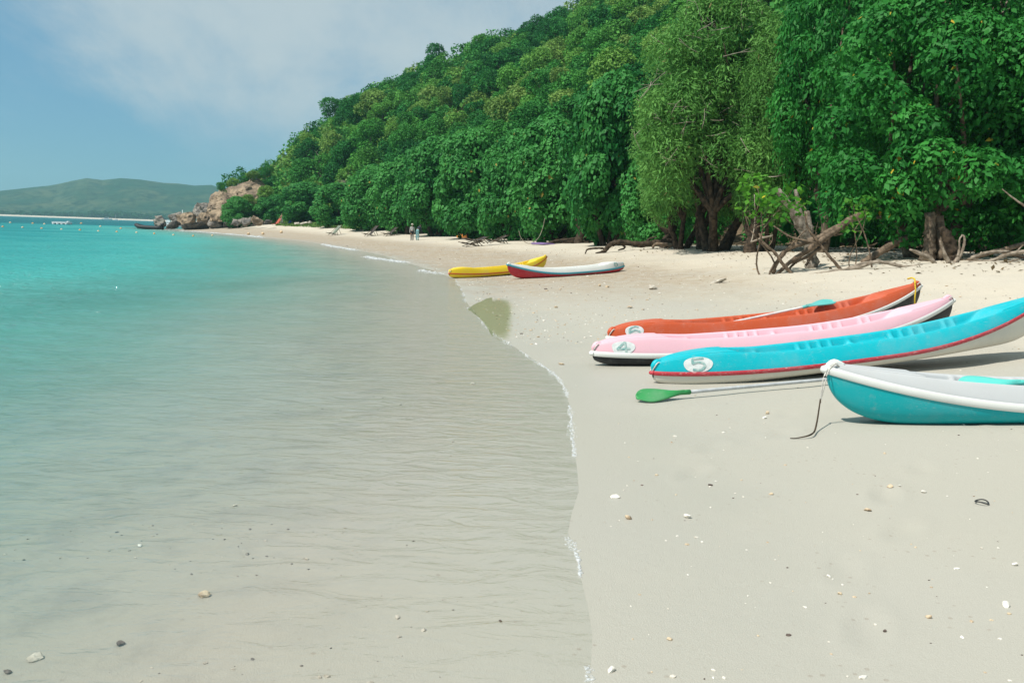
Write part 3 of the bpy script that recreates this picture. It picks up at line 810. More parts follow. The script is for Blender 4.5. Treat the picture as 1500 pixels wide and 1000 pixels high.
# bare dead trees
def dead_tree(px, py0, py1, Y, label, lean=0.0, r=0.10, gnd=None, nb=9, seed=1, dy=0):
    gg = np.random.default_rng(seed)
    bpt = np.array(at(px, py0, Y)); tpt = np.array(at(px + lean, py1, Y))
    root = empty('dead_tree', tuple(bpt))
    h = tpt - bpt
    t = MB(); mid = h * .5 + gg.normal(0, .06, 3) * np.linalg.norm(h)
    t.tube([h * -0.35, h * 0, mid, h], [r * 1.1, r, r * .7, r * .2], 7, 4, .06); t.build('trunk', M['twig'], root)
    for k in range(nb):
        u = gg.uniform(.35, .95); s = h * u + (mid - h * .5) * math.sin(math.pi * u)
        dv = norm(np.array([gg.normal(0, 1), gg.normal(0, .5), abs(gg.normal(.6, .4))])); L = np.linalg.norm(h) * gg.uniform(.25, .5)
        b = MB(); b.tube([s, s + dv * L * .5 + gg.normal(0, .05, 3) * L, s + dv * L], [r * .4, r * .28, r * .1], 5, 3)
        e = s + dv * L * .55
        b.tube([e, e + norm(dv + gg.normal(0, .7, 3)) * L * .45], [r * .22, r * .08], 4, 2)
        b.build('branch', M['twig'], root)
    return tag(root, label, 'tree', 'bare dead trees on the hill')
dead_tree(868, 34, -4, 198, 'bare dead tree standing out on the skyline of the hill', -6, 0.22, seed=3)
dead_tree(596, 172, 138, 160, 'pale bare dead trunk halfway up the wooded hill', 4, 0.20, nb=6, seed=4)
dead_tree(510, 292, 262, 121, 'grey leafless small tree behind the shore trees at the bend', -3, 0.07, nb=8, seed=5)
dead_tree(712, 110, 84, 178, 'thin grey dead tree high on the hill', 3, 0.12, nb=6, seed=6)
for k_, (px_, py_, Y_, lb_) in enumerate([(548, 205, 150, 'grey dead tree poking out below the middle of the ridge'), (655, 190, 140, 'grey dead tree above the shore trees in mid slope'), (800, 120, 150, 'pale dead tree among yellow green crowns on the upper slope'), (770, 205, 120, 'pale bare tree just above the broad shore tree'), (905, 62, 150, 'thin bare tree left of the feathery tree top'), (470, 250, 140, 'thin bare tree above the round green tree')]):
    dead_tree(px_, py_, py_ - 24, Y_, lb_, (-1) ** k_ * 4, 0.11, nb=7, seed=20 + k_)
dead_tree(1462, 60, -20, 26.5, 'bare brown branched tree at the top right above the big tree', 22, 0.06, nb=10, seed=8)

# ------------------------------------------------------------------ rocks of the headland
_ico = {}
def ico(sub):
    if sub not in _ico:
        bm = bmesh.new(); bmesh.ops.create_icosphere(bm, subdivisions=sub, radius=1.0)
        bm.verts.ensure_lookup_table()
        _ico[sub] = (np.array([v.co[:] for v in bm.verts]), np.array([[v.index for v in f.verts] for f in bm.faces])); bm.free()
    return _ico[sub]

def rock_arrays(gg, size, sub=3, planes=22, rough=0.22):
    n, f = ico(sub)
    pn = norm(gg.normal(0, 1, (planes, 3))); pd = gg.uniform(0.50, 1.0, planes)
    dots = n @ pn.T
    r = np.min(np.where(dots > 0.15, pd / np.maximum(dots, 0.15), 9), axis=1)
    r = np.minimum(r, 1.15) * (1 + rough * (fbm(n[:, 0] * 4 + 7 + pd[0] * 40, n[:, 1] * 4 + n[:, 2] * 3, 4)))
    return n * r[:, None] * np.array(size), f

def rock(name, loc, size, mat, label, cat='rock', group=None, seed=0, sub=3, rz=None, crag=False):
    gg = np.random.default_rng(seed + 100)
    v, f = rock_arrays(gg, size, sub)
    if crag:                                  # split by joints into stepped blocks
        sz = np.array(size); q = v / sz
        ca = gg.uniform(0, 6.28); ax = np.array([math.cos(ca), math.sin(ca), 0.5 * gg.normal()]); bx_ = np.array([-math.sin(ca) * .6, math.cos(ca) * .6, gg.uniform(.5, 1)])
        k1 = np.floor((q @ ax) * 2.4 + gg.random()); k2 = np.floor((q @ bx_) * 2.2 + gg.random())
        hsh = np.modf(np.abs(np.sin(k1 * 12.9 + k2 * 78.2 + seed)) * 4375.5)[0]
        v = q * (0.74 + 0.42 * hsh)[:, None] * sz
    o = link(name, mesh_np(name, v, f, mat, False)); o.location = loc; o.rotation_euler = (gg.normal(0, .2), gg.normal(0, .2), gg.uniform(0, 6.28) if rz is None else rz)
    return tag(o, label, cat, group)

def prock(px, py, Y, wpx, hpx, mat, label, seed, deep=0.8):
    Y = Y * 1.09; wpx *= 1.25; hpx *= 1.25
    s = Y / F_PX
    c = at(px, py, Y)
    return rock('boulder', c, (wpx * s / 2, wpx * s / 2 * deep, hpx * s / 2), mat, label, 'rock', 'rocks of the headland', seed, sub=3, rz=0.0, crag=True)

prock(235, 325, 134, 21, 17, M['rock'], 'grey boulder at the seaward tip of the headland', 1)
prock(253, 331, 133, 22, 11, M['rock_dark'], 'low dark wet rock beside the boulder at the headland tip', 2)
prock(262, 319, 137, 20, 16, M['rock'], 'pale grey rock below the white boat cabin', 3)
prock(278, 321, 135, 30, 22, M['rock_tan'], 'ochre brown rock in the middle of the headland rocks', 4)
prock(283, 333, 131, 38, 11, M['rock_dark'], 'long low dark rock at the water under the ochre rock', 5)
prock(300, 310, 139, 32, 26, M['rock'], 'jagged grey rock standing highest among the headland rocks', 6)
prock(304, 323, 134, 22, 22, M['rock_tan'], 'tan rock right of the ochre rock', 7)
prock(316, 327, 131, 22, 17, M['rock'], 'grey brown rock left of the dark clothed walker', 8)
prock(333, 328, 126, 16, 12, M['rock_dark'], 'dark rock just right of the dark clothed walker', 9)
prock(345, 326, 124, 14, 13, M['rock'], 'rounded grey rock between walker and pointed rock', 10)
prock(359, 325, 121, 20, 16, M['rock'], 'pointed grey rock on the sand by the bushy tree', 11)
prock(376, 324, 118, 17, 11, M['rock_tan'], 'tan rock right of the pointed grey rock', 12)
prock(392, 325, 114, 14, 7, M['rock_dark'], 'low brown rock near the red beach chair', 13)
prock(434, 327.5, 112, 8, 4, M['stone'], 'small pale rock right of the blue beach chair', 14)
prock(444, 327.5, 111, 11, 5, M['stone'], 'pale rock left of the low ground cover', 15)
prock(454, 327, 111, 7, 4, M['stone'], 'small pale rock touching the low ground cover', 16)
# bare cliff face
def cliff(name, px0, px1, ytop, ybot, Y, label, seed, mat):
    gg = np.random.default_rng(seed)
    n, k = 46, 30
    V = np.zeros((n, k, 3))
    for i in range(n):
        for j in range(k):
            u, v = i / (n - 1), j / (k - 1)
            px = px0 + (px1 - px0) * u
            yt = np.interp(u, np.linspace(0, 1, len(ytop)), ytop); yb = np.interp(u, np.linspace(0, 1, len(ybot)), ybot)
            yb2 = yb + (yt - yb) * v
            V[i, j] = at(px, yb2, Y + 7 * v ** 1.5 + 3 * u - 2.5 * math.sin(u * math.pi))
    w = (fbm(V[..., 0] * .35 + seed, V[..., 2] * .5, 5)) * 2.6 + np.abs(fbm(V[..., 0] * .8 + V[..., 2] * .5, V[..., 2] * .3, 3)) * 1.8
    V[..., 1] += w; V[..., 0] += fbm(V[..., 0] * .6, V[..., 2] * .6 + 4, 3) * .9; V[..., 2] += np.round(fbm(V[..., 0] * .3, V[..., 2] * .7, 3) * 4) / 4 * .5
    B = V.copy(); B[..., 1] += 9
    vv = np.concatenate([V.reshape(-1, 3), B.reshape(-1, 3)])
    f = grid_faces(n, k)
    o = link(name, mesh_np(name, vv, [f[:, ::-1], f + n * k], mat, False))
    return tag(o, label, 'cliff')
cliff('rock_cliff', 309, 392, [287, 281, 276, 268, 262, 264, 274], [326, 326, 324, 320, 314, 304, 294], 141, 'bare tan and ochre cliff face at the end of the beach', 5, M['rock_tan'])
cliff('rock_cliff', 403, 424, [263, 262, 265], [275, 277, 276], 151, 'small patch of bare tan rock on the slope above the beach end', 9, M['rock_tan'])

for k, (px, py, sz, lab) in enumerate([(326, 276, 13, 'low green shrub at the left brink of the tan cliff'), (341, 268, 16, 'green shrub on top of the tan cliff'), (356, 262, 16, 'green shrub above the middle of the tan cliff'), (371, 257, 18, 'dark green shrub on the brow behind the tan cliff'),
        (388, 252, 18, 'green shrub at the right end of the cliff brow'), (366, 293, 20, 'green shrub clinging to the tan cliff face'), (384, 281, 22, 'green shrub right of the tan cliff face'), (390, 303, 24, 'green bush at the foot of the slope right of the cliff'), (372, 311, 18, 'green bush low beside the pointed grey rock')]):
    Ys = 140.5 if py > 270 else 150; p = at(px, py + sz * .55, Ys); s_ = sz * Ys / F_PX / 4.6
    o = empty('shrub', p, k * 1.7); o.scale = (s_ * 1.25, s_ * 1.25, s_)
    link('crown', HILL[k % 7][0], o); link('trunk', HILL[k % 7][1], o); tag(o, lab, 'shrub', 'shrubs on the cliff')

# ------------------------------------------------------------------ driftwood, roots and trunks at the back of the beach
def wood(name, Y, pts, rad, mat, label, cat, group=None, settle=True, wob=0.16, thin=0.78):
    """first stem is the body, the others are its branches; points are (photo x, photo y, extra depth)"""
    P = lambda q: np.array(at(q[0], q[1], Y + (q[2] if len(q) > 2 else 0)))
    W = [np.array([P(q) for q in st]) for st in pts]
    base = W[0][-1]
    root = empty(name, tuple(base))
    if settle:                                  # let it rest on the sand
        A_ = np.concatenate(W); root.location.z -= float((A_[:, 2] - beach_z(A_[:, 0], A_[:, 1])).min()) + 0.02
    for k, st in enumerate(W):
        b = MB(); b.tube(st - base, np.array(rad[k]) * thin, 9, 5, wob); b.build('stem' if k == 0 else 'branch', mat, root)
    return tag(root, label, cat, group)

YD = 23.0
gr = 'driftwood and roots under the big trees'
wood('leaning_trunk', YD, [[(1262, 318, 1.2), (1248, 324, .8), (1203, 349, .2), (1172, 360), (1150, 371), (1130, 403)], [(1237, 332, .6), (1203, 355, .1), (1181, 371), (1156, 388), (1138, 404)],
     [(1209, 360, .3), (1186, 377, .2), (1164, 388, .2), (1152, 403, .2)], [(1205, 352, .5), (1190, 375, .5), (1180, 392, .5)]], [[.13, .12, .10, .085, .07, .05], [.10, .09, .07, .045], [.07, .055, .035], [.08, .06, .04]],
     M['drift_brown'], 'brown leaning trunk standing on forked roots over the sand', 'driftwood', gr)
wood('tree_trunk', YD + 1.2, [[(1140, 268), (1160, 296), (1174, 318), (1184, 340), (1190, 366), (1189, 384)], [(1182, 300, .2), (1186, 330, .1), (1188, 350)], [(1166, 268, .3), (1172, 300, .2), (1182, 330)]], [[.10, .15, .19, .20, .19, .22], [.10, .13, .1], [.06, .09, .1]], M['bark_grey'], 'thick grey furrowed trunk behind the forked roots', 'trunk')
wood('bare_branch', YD - .2, [[(1115, 302), (1121, 316), (1139, 332), (1150, 348), (1164, 362)], [(1128, 322), (1134, 312), (1133, 300)]], [[.03, .04, .05, .055, .06], [.02, .015, .008]], M['drift_brown'], 'bare brown branch rising left of the forked roots', 'branch', gr)
wood('bare_branch', YD - .5, [[(1180, 296), (1184, 320), (1203, 346), (1217, 364), (1234, 383)], [(1134, 318, .2), (1160, 334, .1), (1198, 343)], [(1203, 346), (1196, 330, -.2), (1199, 312, -.2)]], [[.02, .03, .04, .045, .05], [.02, .028, .035], [.02, .012, .006]], M['drift_brown'], 'long crooked bare branch crossing in front of the leaning trunk', 'branch', gr)
wood('bare_branch', YD - .4, [[(1255, 292), (1267, 318), (1275, 345), (1279, 371)]], [[.012, .018, .022, .03]], M['drift_brown'], 'thin upright stick right of the leaning trunk', 'branch', gr)
wood('driftwood_root', YD - .9, [[(1186, 393), (1230, 387), (1258, 382), (1287, 374), (1324, 381), (1352, 379)], [(1240, 386), (1262, 377, .2), (1280, 374, .3)]], [[.03, .05, .065, .06, .05, .03], [.05, .045, .03]], M['drift'], 'long pale root lying on the sand below the sapling', 'driftwood', gr)
wood('driftwood_log', YD + 1.6, [[(1330, 324), (1306, 336), (1284, 350), (1266, 362)]], [[.10, .12, .13, .14]], M['drift_brown'], 'dark leaning log behind the long pale root', 'driftwood', gr)
wood('driftwood_stump', YD - .6, [[(1333, 362), (1352, 370), (1364, 377), (1371, 383)]], [[.035, .07, .08, .05]], M['drift'], 'pale tapering driftwood piece under the big tree', 'driftwood', gr)
wood('driftwood_stump', YD - .7, [[(1377, 349), (1382, 362), (1388, 377), (1391, 383)]], [[.025, .05, .075, .08]], M['drift'], 'pale pointed stump sticking up before the dark hollow trunk', 'driftwood', gr)
wood('driftwood_stump', YD - .8, [[(1409, 338), (1413, 341), (1413, 352), (1408, 366), (1402, 376), (1399, 380)], [(1411, 338), (1406, 345), (1406, 358), (1404, 370)]], [[.02, .03, .035, .05, .08, .09], [.02, .025, .03, .05]], M['drift'], 'white bleached stump with a loop shaped like a needle eye', 'driftwood', gr)
wood('tree_trunk', YD + .9, [[(1362, 300), (1364, 330), (1362, 352), (1358, 372)], [(1376, 305, .1), (1378, 330, .1), (1382, 368)]], [[.16, .18, .2, .26], [.15, .17, .22]], M['bark'], 'rough brown double trunk under the big tree', 'trunk')
wood('hollow_trunk', YD + .5, [[(1380, 326), (1390, 342), (1396, 360), (1398, 376)]], [[.10, .18, .2, .2]], M['bark_dark'], 'black hollow stump beside the brown double trunk', 'trunk')
wood('driftwood_root', YD - .3, [[(1424, 362), (1452, 354), (1480, 353)], [(1424, 362), (1436, 366), (1446, 368)]], [[.05, .06, .04], [.05, .04, .02]], M['drift'], 'short pale root right of the white looped stump', 'driftwood', gr)
wood('driftwood_root', YD + .3, [[(1416, 354), (1450, 342), (1482, 334), (1510, 326)], [(1465, 338), (1485, 343), (1510, 350)]], [[.05, .07, .08, .08], [.06, .06, .05]], M['drift_brown'], 'brown root slanting up to the right edge', 'driftwood', gr)
wood('driftwood_root', YD - .5, [[(1420, 372), (1450, 372), (1476, 362), (1512, 356)], [(1450, 372), (1470, 374), (1495, 368)], [(1476, 362), (1490, 357, .2), (1500, 348, .3)]], [[.03, .05, .06, .06], [.04, .03, .02], [.03, .025, .015]], M['drift'], 'tangled pale roots low at the right edge', 'driftwood', gr)
wood('bare_branch', YD - 1.5, [[(1512, 310), (1500, 301), (1484, 290), (1468, 277)]], [[.035, .03, .022, .012]], M['drift'], 'pale bare stick poking in from the right edge', 'branch', gr, settle=False)
wood('hanging_vine', YD + 2, [[(1105, 285), (1106, 320), (1103, 345), (1100, 355)], [(1100, 355), (1115, 349, -.1), (1132, 345, -.1)]], [[.012, .015, .02, .025], [.03, .035, .03]], M['twig'], 'thin grey hanging vine left of the bare branches', 'vine', settle=False)
# middle of the beach
wood('driftwood_root', 39.5, [[(985, 358), (960, 361), (932, 363), (908, 360), (892, 365), (884, 374), (872, 377)], [(884, 369), (872, 369), (860, 371), (857, 378)], [(908, 361), (915, 368), (905, 372)], [(945, 362), (952, 355, .3), (962, 352, .3)]],
     [[.16, .17, .15, .14, .13, .12, .05], [.06, .05, .045, .03], [.08, .06, .03], [.08, .06, .04]], M['bark_dark'], 'dark curling driftwood root with a claw like end on the open sand', 'driftwood', gr)
wood('driftwood_root', 39.0, [[(1000, 366), (985, 368), (962, 366), (955, 372)], [(985, 368), (975, 374)]], [[.1, .1, .09, .06], [.06, .03]], M['drift_brown'], 'short brown root end right of the dark curling root', 'driftwood', gr)
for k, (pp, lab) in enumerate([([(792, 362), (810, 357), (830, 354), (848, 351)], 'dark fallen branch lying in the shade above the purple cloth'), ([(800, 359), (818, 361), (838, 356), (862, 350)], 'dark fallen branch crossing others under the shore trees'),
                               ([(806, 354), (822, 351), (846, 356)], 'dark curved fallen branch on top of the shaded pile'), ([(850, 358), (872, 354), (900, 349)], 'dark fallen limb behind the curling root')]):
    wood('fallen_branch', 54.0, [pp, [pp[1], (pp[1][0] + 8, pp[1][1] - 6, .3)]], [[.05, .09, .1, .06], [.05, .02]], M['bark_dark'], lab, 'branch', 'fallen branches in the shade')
wood('hanging_vine', 54.0, [[(760, 338), (763, 348), (770, 355), (779, 356), (789, 348), (795, 334), (798, 320)]], [[.02, .022, .025, .025, .022, .02, .02]], M['twig'], 'pale vine hanging in a loop below the shore trees', 'vine', settle=False)
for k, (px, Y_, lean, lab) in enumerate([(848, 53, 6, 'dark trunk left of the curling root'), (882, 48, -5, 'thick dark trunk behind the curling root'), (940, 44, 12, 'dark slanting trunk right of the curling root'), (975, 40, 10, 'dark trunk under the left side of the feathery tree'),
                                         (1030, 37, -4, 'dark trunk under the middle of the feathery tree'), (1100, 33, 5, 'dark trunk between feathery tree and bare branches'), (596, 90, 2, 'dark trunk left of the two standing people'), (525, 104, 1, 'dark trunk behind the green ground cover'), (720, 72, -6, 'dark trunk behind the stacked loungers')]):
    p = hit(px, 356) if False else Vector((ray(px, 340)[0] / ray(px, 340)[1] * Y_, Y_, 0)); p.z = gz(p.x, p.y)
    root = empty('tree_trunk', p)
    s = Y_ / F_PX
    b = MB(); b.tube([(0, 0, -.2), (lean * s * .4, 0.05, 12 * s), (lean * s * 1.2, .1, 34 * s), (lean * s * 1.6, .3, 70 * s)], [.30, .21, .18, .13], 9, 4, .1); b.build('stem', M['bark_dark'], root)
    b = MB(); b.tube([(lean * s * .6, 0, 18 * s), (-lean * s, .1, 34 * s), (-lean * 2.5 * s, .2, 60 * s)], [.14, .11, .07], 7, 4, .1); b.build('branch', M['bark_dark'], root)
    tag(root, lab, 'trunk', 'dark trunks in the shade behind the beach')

# ------------------------------------------------------------------ kayaks
KL = 2.2
def k_w(t): return 0.018 + 0.292 * np.clip(1 - np.abs(t) ** np.where(t < 0, 3.4, 2.5), 0, 1) ** np.where(t < 0, 0.72, 0.85)
def k_keel(t):
    b = np.clip((t - 0.68) / 0.32, 0, 1); s = np.clip((-t - 0.58) / 0.42, 0, 1)
    return 0.37 * (1 - np.sqrt(np.clip(1 - b ** 2.6, 0, 1))) + 0.135 * (1 - np.sqrt(np.clip(1 - s ** 2.2, 0, 1))) + 0.03 * np.clip(t, 0, 1) ** 2
def k_seam(t):
    z = 0.100 + 0.335 * np.clip((t - 0.05) / 0.95, 0, 1) ** 2.1 + 0.085 * np.clip(-t, 0, 1) ** 2.5
    return np.maximum(z, k_keel(t) + 0.012)
def k_dh(t): return np.where(t < 0, 0.055 + 0.098 * np.clip(1 - np.abs(t) ** 7.0, 0, 1) ** 0.7 + 0.034 * sstep(-0.45, -0.75, t) * (1 - np.abs(t) ** 8), 0.03 + 0.123 * np.clip(1 - np.abs(t) ** 2.9, 0, 1) ** 0.9)
def k_open(t): return sstep(-0.66, -0.56, t) * (1 - sstep(0.60, 0.72, t))
def k_side(t, a):
    """a in 0..1 from the seam up to the cockpit rim: half breadth and height"""
    w = k_w(t)
    return w * (1 - 0.26 * a ** 1.2), k_seam(t) + k_dh(t) * (0.82 * a + 0.18 * np.sin(a * math.pi / 2))

def kayak(hull_m, strip_m, deck_m, strip_h=0.028):
    n = 110
    u = np.linspace(-1, 1, n); t = np.sign(u) * (1 - (1 - np.abs(u)) ** 1.35)
    t = np.clip(t, -1, 1)
    parts = {}
    # hull
    mh = 19; rows = []
    for k in range(mh):
        ph = -math.pi / 2 + math.pi * k / (mh - 1)
        y = k_w(t) * np.sign(math.sin(ph)) * abs(math.sin(ph)) ** 0.62
        z = k_seam(t) - (k_seam(t) - k_keel(t)) * abs(math.cos(ph)) ** 0.72
        rows.append(np.stack([t * KL, y, z], -1))
    V = np.stack(rows, 1)
    parts['hull'] = mesh_np('hull', V.reshape(-1, 3), grid_faces(n, mh), hull_m, True)
    # deck with cockpit tub, seats and foot rests
    prof = []
    op = k_open(t)
    ridge = np.zeros(n)
    def tub(t_):
        o = k_open(t_)
        floor_open = k_seam(t_) + 0.01
        for c0 in (-0.46, 0.02):   # moulded seats with low backs
            floor_open = floor_open + 0.055 * sstep(c0, c0 + .05, t_) * (1 - sstep(c0 + 0.16, c0 + 0.24, t_)) + 0.09 * np.exp(-((t_ - c0 + 0.02) / 0.022) ** 2)
        top = k_seam(t_) + k_dh(t_)
        return o, floor_open, top
    nf = 320
    tf = np.linspace(-1, 1, nf)
    # finer stations for the ribs
    o, fl, topz = tub(tf)
    rib = np.zeros(nf)
    for c in (0.22, 0.275, 0.33, 0.385, 0.50, 0.545, -0.26, -0.205, -0.15, -0.095):
        rib = np.maximum(rib, np.exp(-((tf - c) / 0.010) ** 4))
    half = []
    for a in np.linspace(0, 1, 7):
        y, z = k_side(tf, a); half.append((y, z))
    w = k_w(tf)
    yi = w * 0.69
    crown = topz + 0.22 * w * 0.16
    half.append((yi * 1.04, topz + 0.004))
    half.append((yi * 0.99 - 0.012 * o, topz - 0.015 * o + (1 - o) * 0.006))
    half.append((np.maximum(yi * (1 - 0.10 * o) - 0.045 * rib * o, 0), topz * (1 - o * .55) + fl * o * .55 + (1 - o) * 0.010))
    half.append((np.maximum(yi * (0.86 - 0.10 * o) - 0.055 * rib * o, 0), fl * o + (1 - o) * (topz + 0.016)))
    half.append((yi * 0.42, (fl - 0.008) * o + (1 - o) * (crown + .004)))
    half.append((yi * 0.0, (fl - 0.004) * o + (1 - o) * (crown + .008)))
    L = [np.stack([tf * KL, -y, z], -1) for y, z in half] + [np.stack([tf * KL, y, z], -1) for y, z in half[-2::-1]]
    V = np.stack(L, 1)
    parts['deck'] = mesh_np('deck', V.reshape(-1, 3), grid_faces(nf, V.shape[1])[:, ::-1], deck_m, True)
    # rubbing strip round the seam
    rows = []
    ws, ss = k_w(t), k_seam(t)
    for (dy, dz) in ((0.004, -strip_h * .55), (0.009, -strip_h * .45), (0.011, 0.0), (0.009, strip_h * .45), (0.003, strip_h * .55)):
        rows.append((ws + dy, ss + dz))
    for sgn in (1, -1):
        Vv = np.stack([np.stack([t * KL * (1 + 0.004), sgn * y, z], -1) for y, z in rows], 1)
        f = grid_faces(n, 5)
        parts.setdefault('strip', []).append((Vv.reshape(-1, 3), f[:, ::-1] if sgn > 0 else f))
    mb = MB()
    for v, f in parts['strip']: mb.add(v, f)
    # closing pieces round both ends
    for e in (0, -1):
        zc = ss[e]; x0 = t[e] * KL
        mb.tube([(x0, -ws[e] - .012, zc), (x0 + (0.02 if e == -1 else -0.02), 0, zc), (x0, ws[e] + .012, zc)], [strip_h * .5] * 3, 7, 4)
    parts['rubbing_strip'] = mb.mesh('rubbing_strip', strip_m)
    parts.pop('strip')
    return parts

def decal(side, tc_, poly=None, strokes=None, width=0.03, mat=None, parent=None, name='number', lift=0.004, v0=0.5, scale=1.0, flip=1):
    """flat paint on the deck side; u along the boat, v up the side, in metres"""
    b = MB()
    def S(u, v):
        t_ = np.clip(tc_ + flip * u / KL, -0.995, 0.995)
        arc = k_dh(t_) + 0.04
        a = np.clip(v0 + v / arc, 0.02, 1.0)
        over = np.maximum(0, v0 + v / arc - 1.0) * arc      # past the rim the paint runs on over the closed deck
        y, z = k_side(t_, a)
        return np.stack([t_ * KL, side * (y + lift - over), z + lift * .8 + over * 0.12], -1)
    if poly is not None:
        ang = np.linspace(0, 2 * math.pi, 40, endpoint=False)
        rr = poly(ang)
        rings_ = [S(np.zeros(1), np.zeros(1))]
        for k in (0.25, 0.5, 0.75, 1.0): rings_.append(S(np.cos(ang) * rr[0] * k, np.sin(ang) * rr[1] * k))
        V = np.concatenate(rings_)
        q = [[1 + r * 40 + j, 1 + r * 40 + (j + 1) % 40, 1 + (r + 1) * 40 + (j + 1) % 40, 1 + (r + 1) * 40 + j] for r in range(3) for j in range(40)]
        tr = [[0, 1 + (j + 1) % 40, 1 + j] for j in range(40)]
        b.add(V, q, tr)
    else:
        for st in strokes:
            p = catmull(np.array(st, float) * scale * np.array([1.3, 1.0]), 5)
            tn = norm(np.gradient(p, axis=0)); nr = np.stack([-tn[:, 1], tn[:, 0]], -1) * width / 2
            A, B_ = p + nr, p - nr
            V = np.concatenate([S(A[:, 0], A[:, 1]), S(p[:, 0], p[:, 1]), S(B_[:, 0], B_[:, 1])]); n_ = len(p)
            b.add(V, [[r * n_ + j, r * n_ + j + 1, (r + 1) * n_ + j + 1, (r + 1) * n_ + j] for r in (0, 1) for j in range(n_ - 1)])
    return b.build(name, mat, next(c for c in parent.children if c.name.startswith('deck')), smooth=True)   # paint belongs to the deck

GLYPH = {
    '5': [[(.42, .60), (-.36, .60)], [(-.32, .62), (-.38, .04)], [(-.40, .06), (-.05, .2), (.3, .08), (.42, -.22), (.22, -.54), (-.1, -.64), (-.42, -.5)]],
    '4': [[(.18, -.66), (.18, .66)], [(.18, .66), (-.48, -.22)], [(-.5, -.22), (.5, -.22)]],
    '6': [[(.36, .46), (.1, .64), (-.25, .45), (-.42, 0), (-.36, -.42), (0, -.64), (.36, -.42), (.38, -.1), (.05, .1), (-.34, -.12)]],
    '8': [[(-.42, .7), (-.2, .25), (0, .2), (.2, .25), (.42, .7)], [(0, .2), (-.38, -.05), (-.38, -.4), (0, -.66), (.38, -.4), (.38, -.05), (0, .2)]],
}
M['white_paint'] = simple_mat('white_paint', (0.72, 0.74, 0.72, 1), (0.60, 0.63, 0.61, 1), 30, 0.6)
M['teal_paint'] = simple_mat('faded_teal_paint', (0.16, 0.36, 0.34, 1), (0.42, 0.52, 0.48, 1), 24, 0.6)
M['k_cyan'] = plastic('cyan_plastic', (0.0, 0.43, 0.50, 1))
M['k_teal'] = plastic('teal_plastic', (0.0, 0.36, 0.39, 1), rough=0.45)
M['k_red'] = plastic('red_strip', (0.46, 0.035, 0.05, 1), amount=0.56, scuff=1.8)
M['k_white'] = plastic('white_plastic', (0.74, 0.74, 0.70, 1), (0.45, 0.42, 0.37, 1), amount=0.70)
M['k_cream'] = plastic('cream_plastic', (0.66, 0.63, 0.54, 1), (0.40, 0.36, 0.30, 1), amount=0.62)
M['k_pink'] = plastic('pink_plastic', (0.80, 0.47, 0.53, 1))
M['k_orange'] = plastic('orange_plastic', (0.52, 0.088, 0.028, 1))
M['k_black'] = plastic('black_plastic', (0.014, 0.015, 0.017, 1), (0.2, 0.19, 0.18, 1), amount=0.72)
M['k_grey'] = plastic('grey_plastic', (0.50, 0.51, 0.51, 1))
M['k_yellow'] = plastic('yellow_plastic', (0.80, 0.56, 0.02, 1))
M['k_yred'] = plastic('orange_strip', (0.55, 0.10, 0.02, 1))
M['k_bluestrip'] = plastic('blue_strip', (0.06, 0.33, 0.42, 1))
M['k_redhull'] = plastic('red_hull', (0.50, 0.03, 0.045, 1))
M['rope'] = simple_mat('pale_rope', (0.62, 0.60, 0.55, 1), (0.45, 0.42, 0.38, 1), 60, 0.9)
M['rope_yellow'] = simple_mat('yellow_rope', (0.70, 0.48, 0.03, 1), None, 60, 0.8)
M['shaft'] = simple_mat('grey_aluminium', (0.52, 0.53, 0.53, 1), (0.42, 0.43, 0.43, 1), 15, 0.4, spec=0.5)
M['shaft_white'] = simple_mat('white_shaft', (0.74, 0.74, 0.72, 1), (0.62, 0.62, 0.6, 1), 15, 0.5)

def place_kayak(p_bow, p_stern, mats, label, lift=0.0, sink=0.015, strip_h=0.028, roll=0.0):
    pb, ps = Vector((*p_bow, 0)), Vector((*p_stern, 0))
    d = (pb - ps).normalized(); c = (pb + ps) / 2
    zb, zs = gz(c.x + d.x * 1.2, c.y + d.y * 1.2), gz(c.x - d.x * 1.3, c.y - d.y * 1.3)
    zc = max(gz(c.x, c.y), (zb + zs) / 2)
    fwd = Vector((d.x, d.y, (zb - zs) / 2.5 + math.tan(lift))).normalized()
    sd = Vector((-d.y, d.x, 0))
    sl = (gz(c.x + sd.x * .3, c.y + sd.y * .3) - gz(c.x - sd.x * .3, c.y - sd.y * .3)) / .6
    sd = Vector((sd.x, sd.y, sl * .6 + roll)); sd = (sd - fwd * sd.dot(fwd)).normalized()
    up = fwd.cross(sd)
    o = empty('kayak'); o.matrix_world = Matrix(((fwd.x, sd.x, up.x, c.x), (fwd.y, sd.y, up.y, c.y), (fwd.z, sd.z, up.z, zc - sink + math.tan(lift) * 1.25), (0, 0, 0, 1)))
    ps_ = kayak(*mats, strip_h=strip_h)
    for k, me in ps_.items(): link(k, me, o)
    tag(o, label, 'kayak', 'kayaks drawn up on the sand')
    return o

def end_handle(o, e, mat, cap_mat):
    """moulded end cap with a carrying loop"""
    t_ = np.array([e * 0.985]); z = float((k_seam(t_) + k_dh(t_))[0]); x = e * KL * 0.985
    b = MB(); b.tube([(x - e * .09, 0, z - .008), (x - e * .02, 0, z + .018), (x + e * .022, 0, z - .012), (x + e * .028, 0, z - 0.06)], [.020, .028, .026, .016], 8, 4); cap = b.build('end_cap', cap_mat, o)
    b = MB(); b.tube([(x - e * .05, -.032, z - .015), (x - e * .01, -.045, z + .02), (x + e * .03, -.03, z - .03), (x + e * .045, 0, z - .07), (x + e * .03, .03, z - .03), (x - e * .01, .045, z + .02), (x - e * .05, .032, z - .015)], [.006] * 7, 6, 3); b.build('carrying_loop', mat, cap)

disc = lambda rx, ry, w=0.04: (lambda a: (rx * (1 + w * np.sin(3 * a + 1)), ry * (1 + w * np.cos(2 * a))))

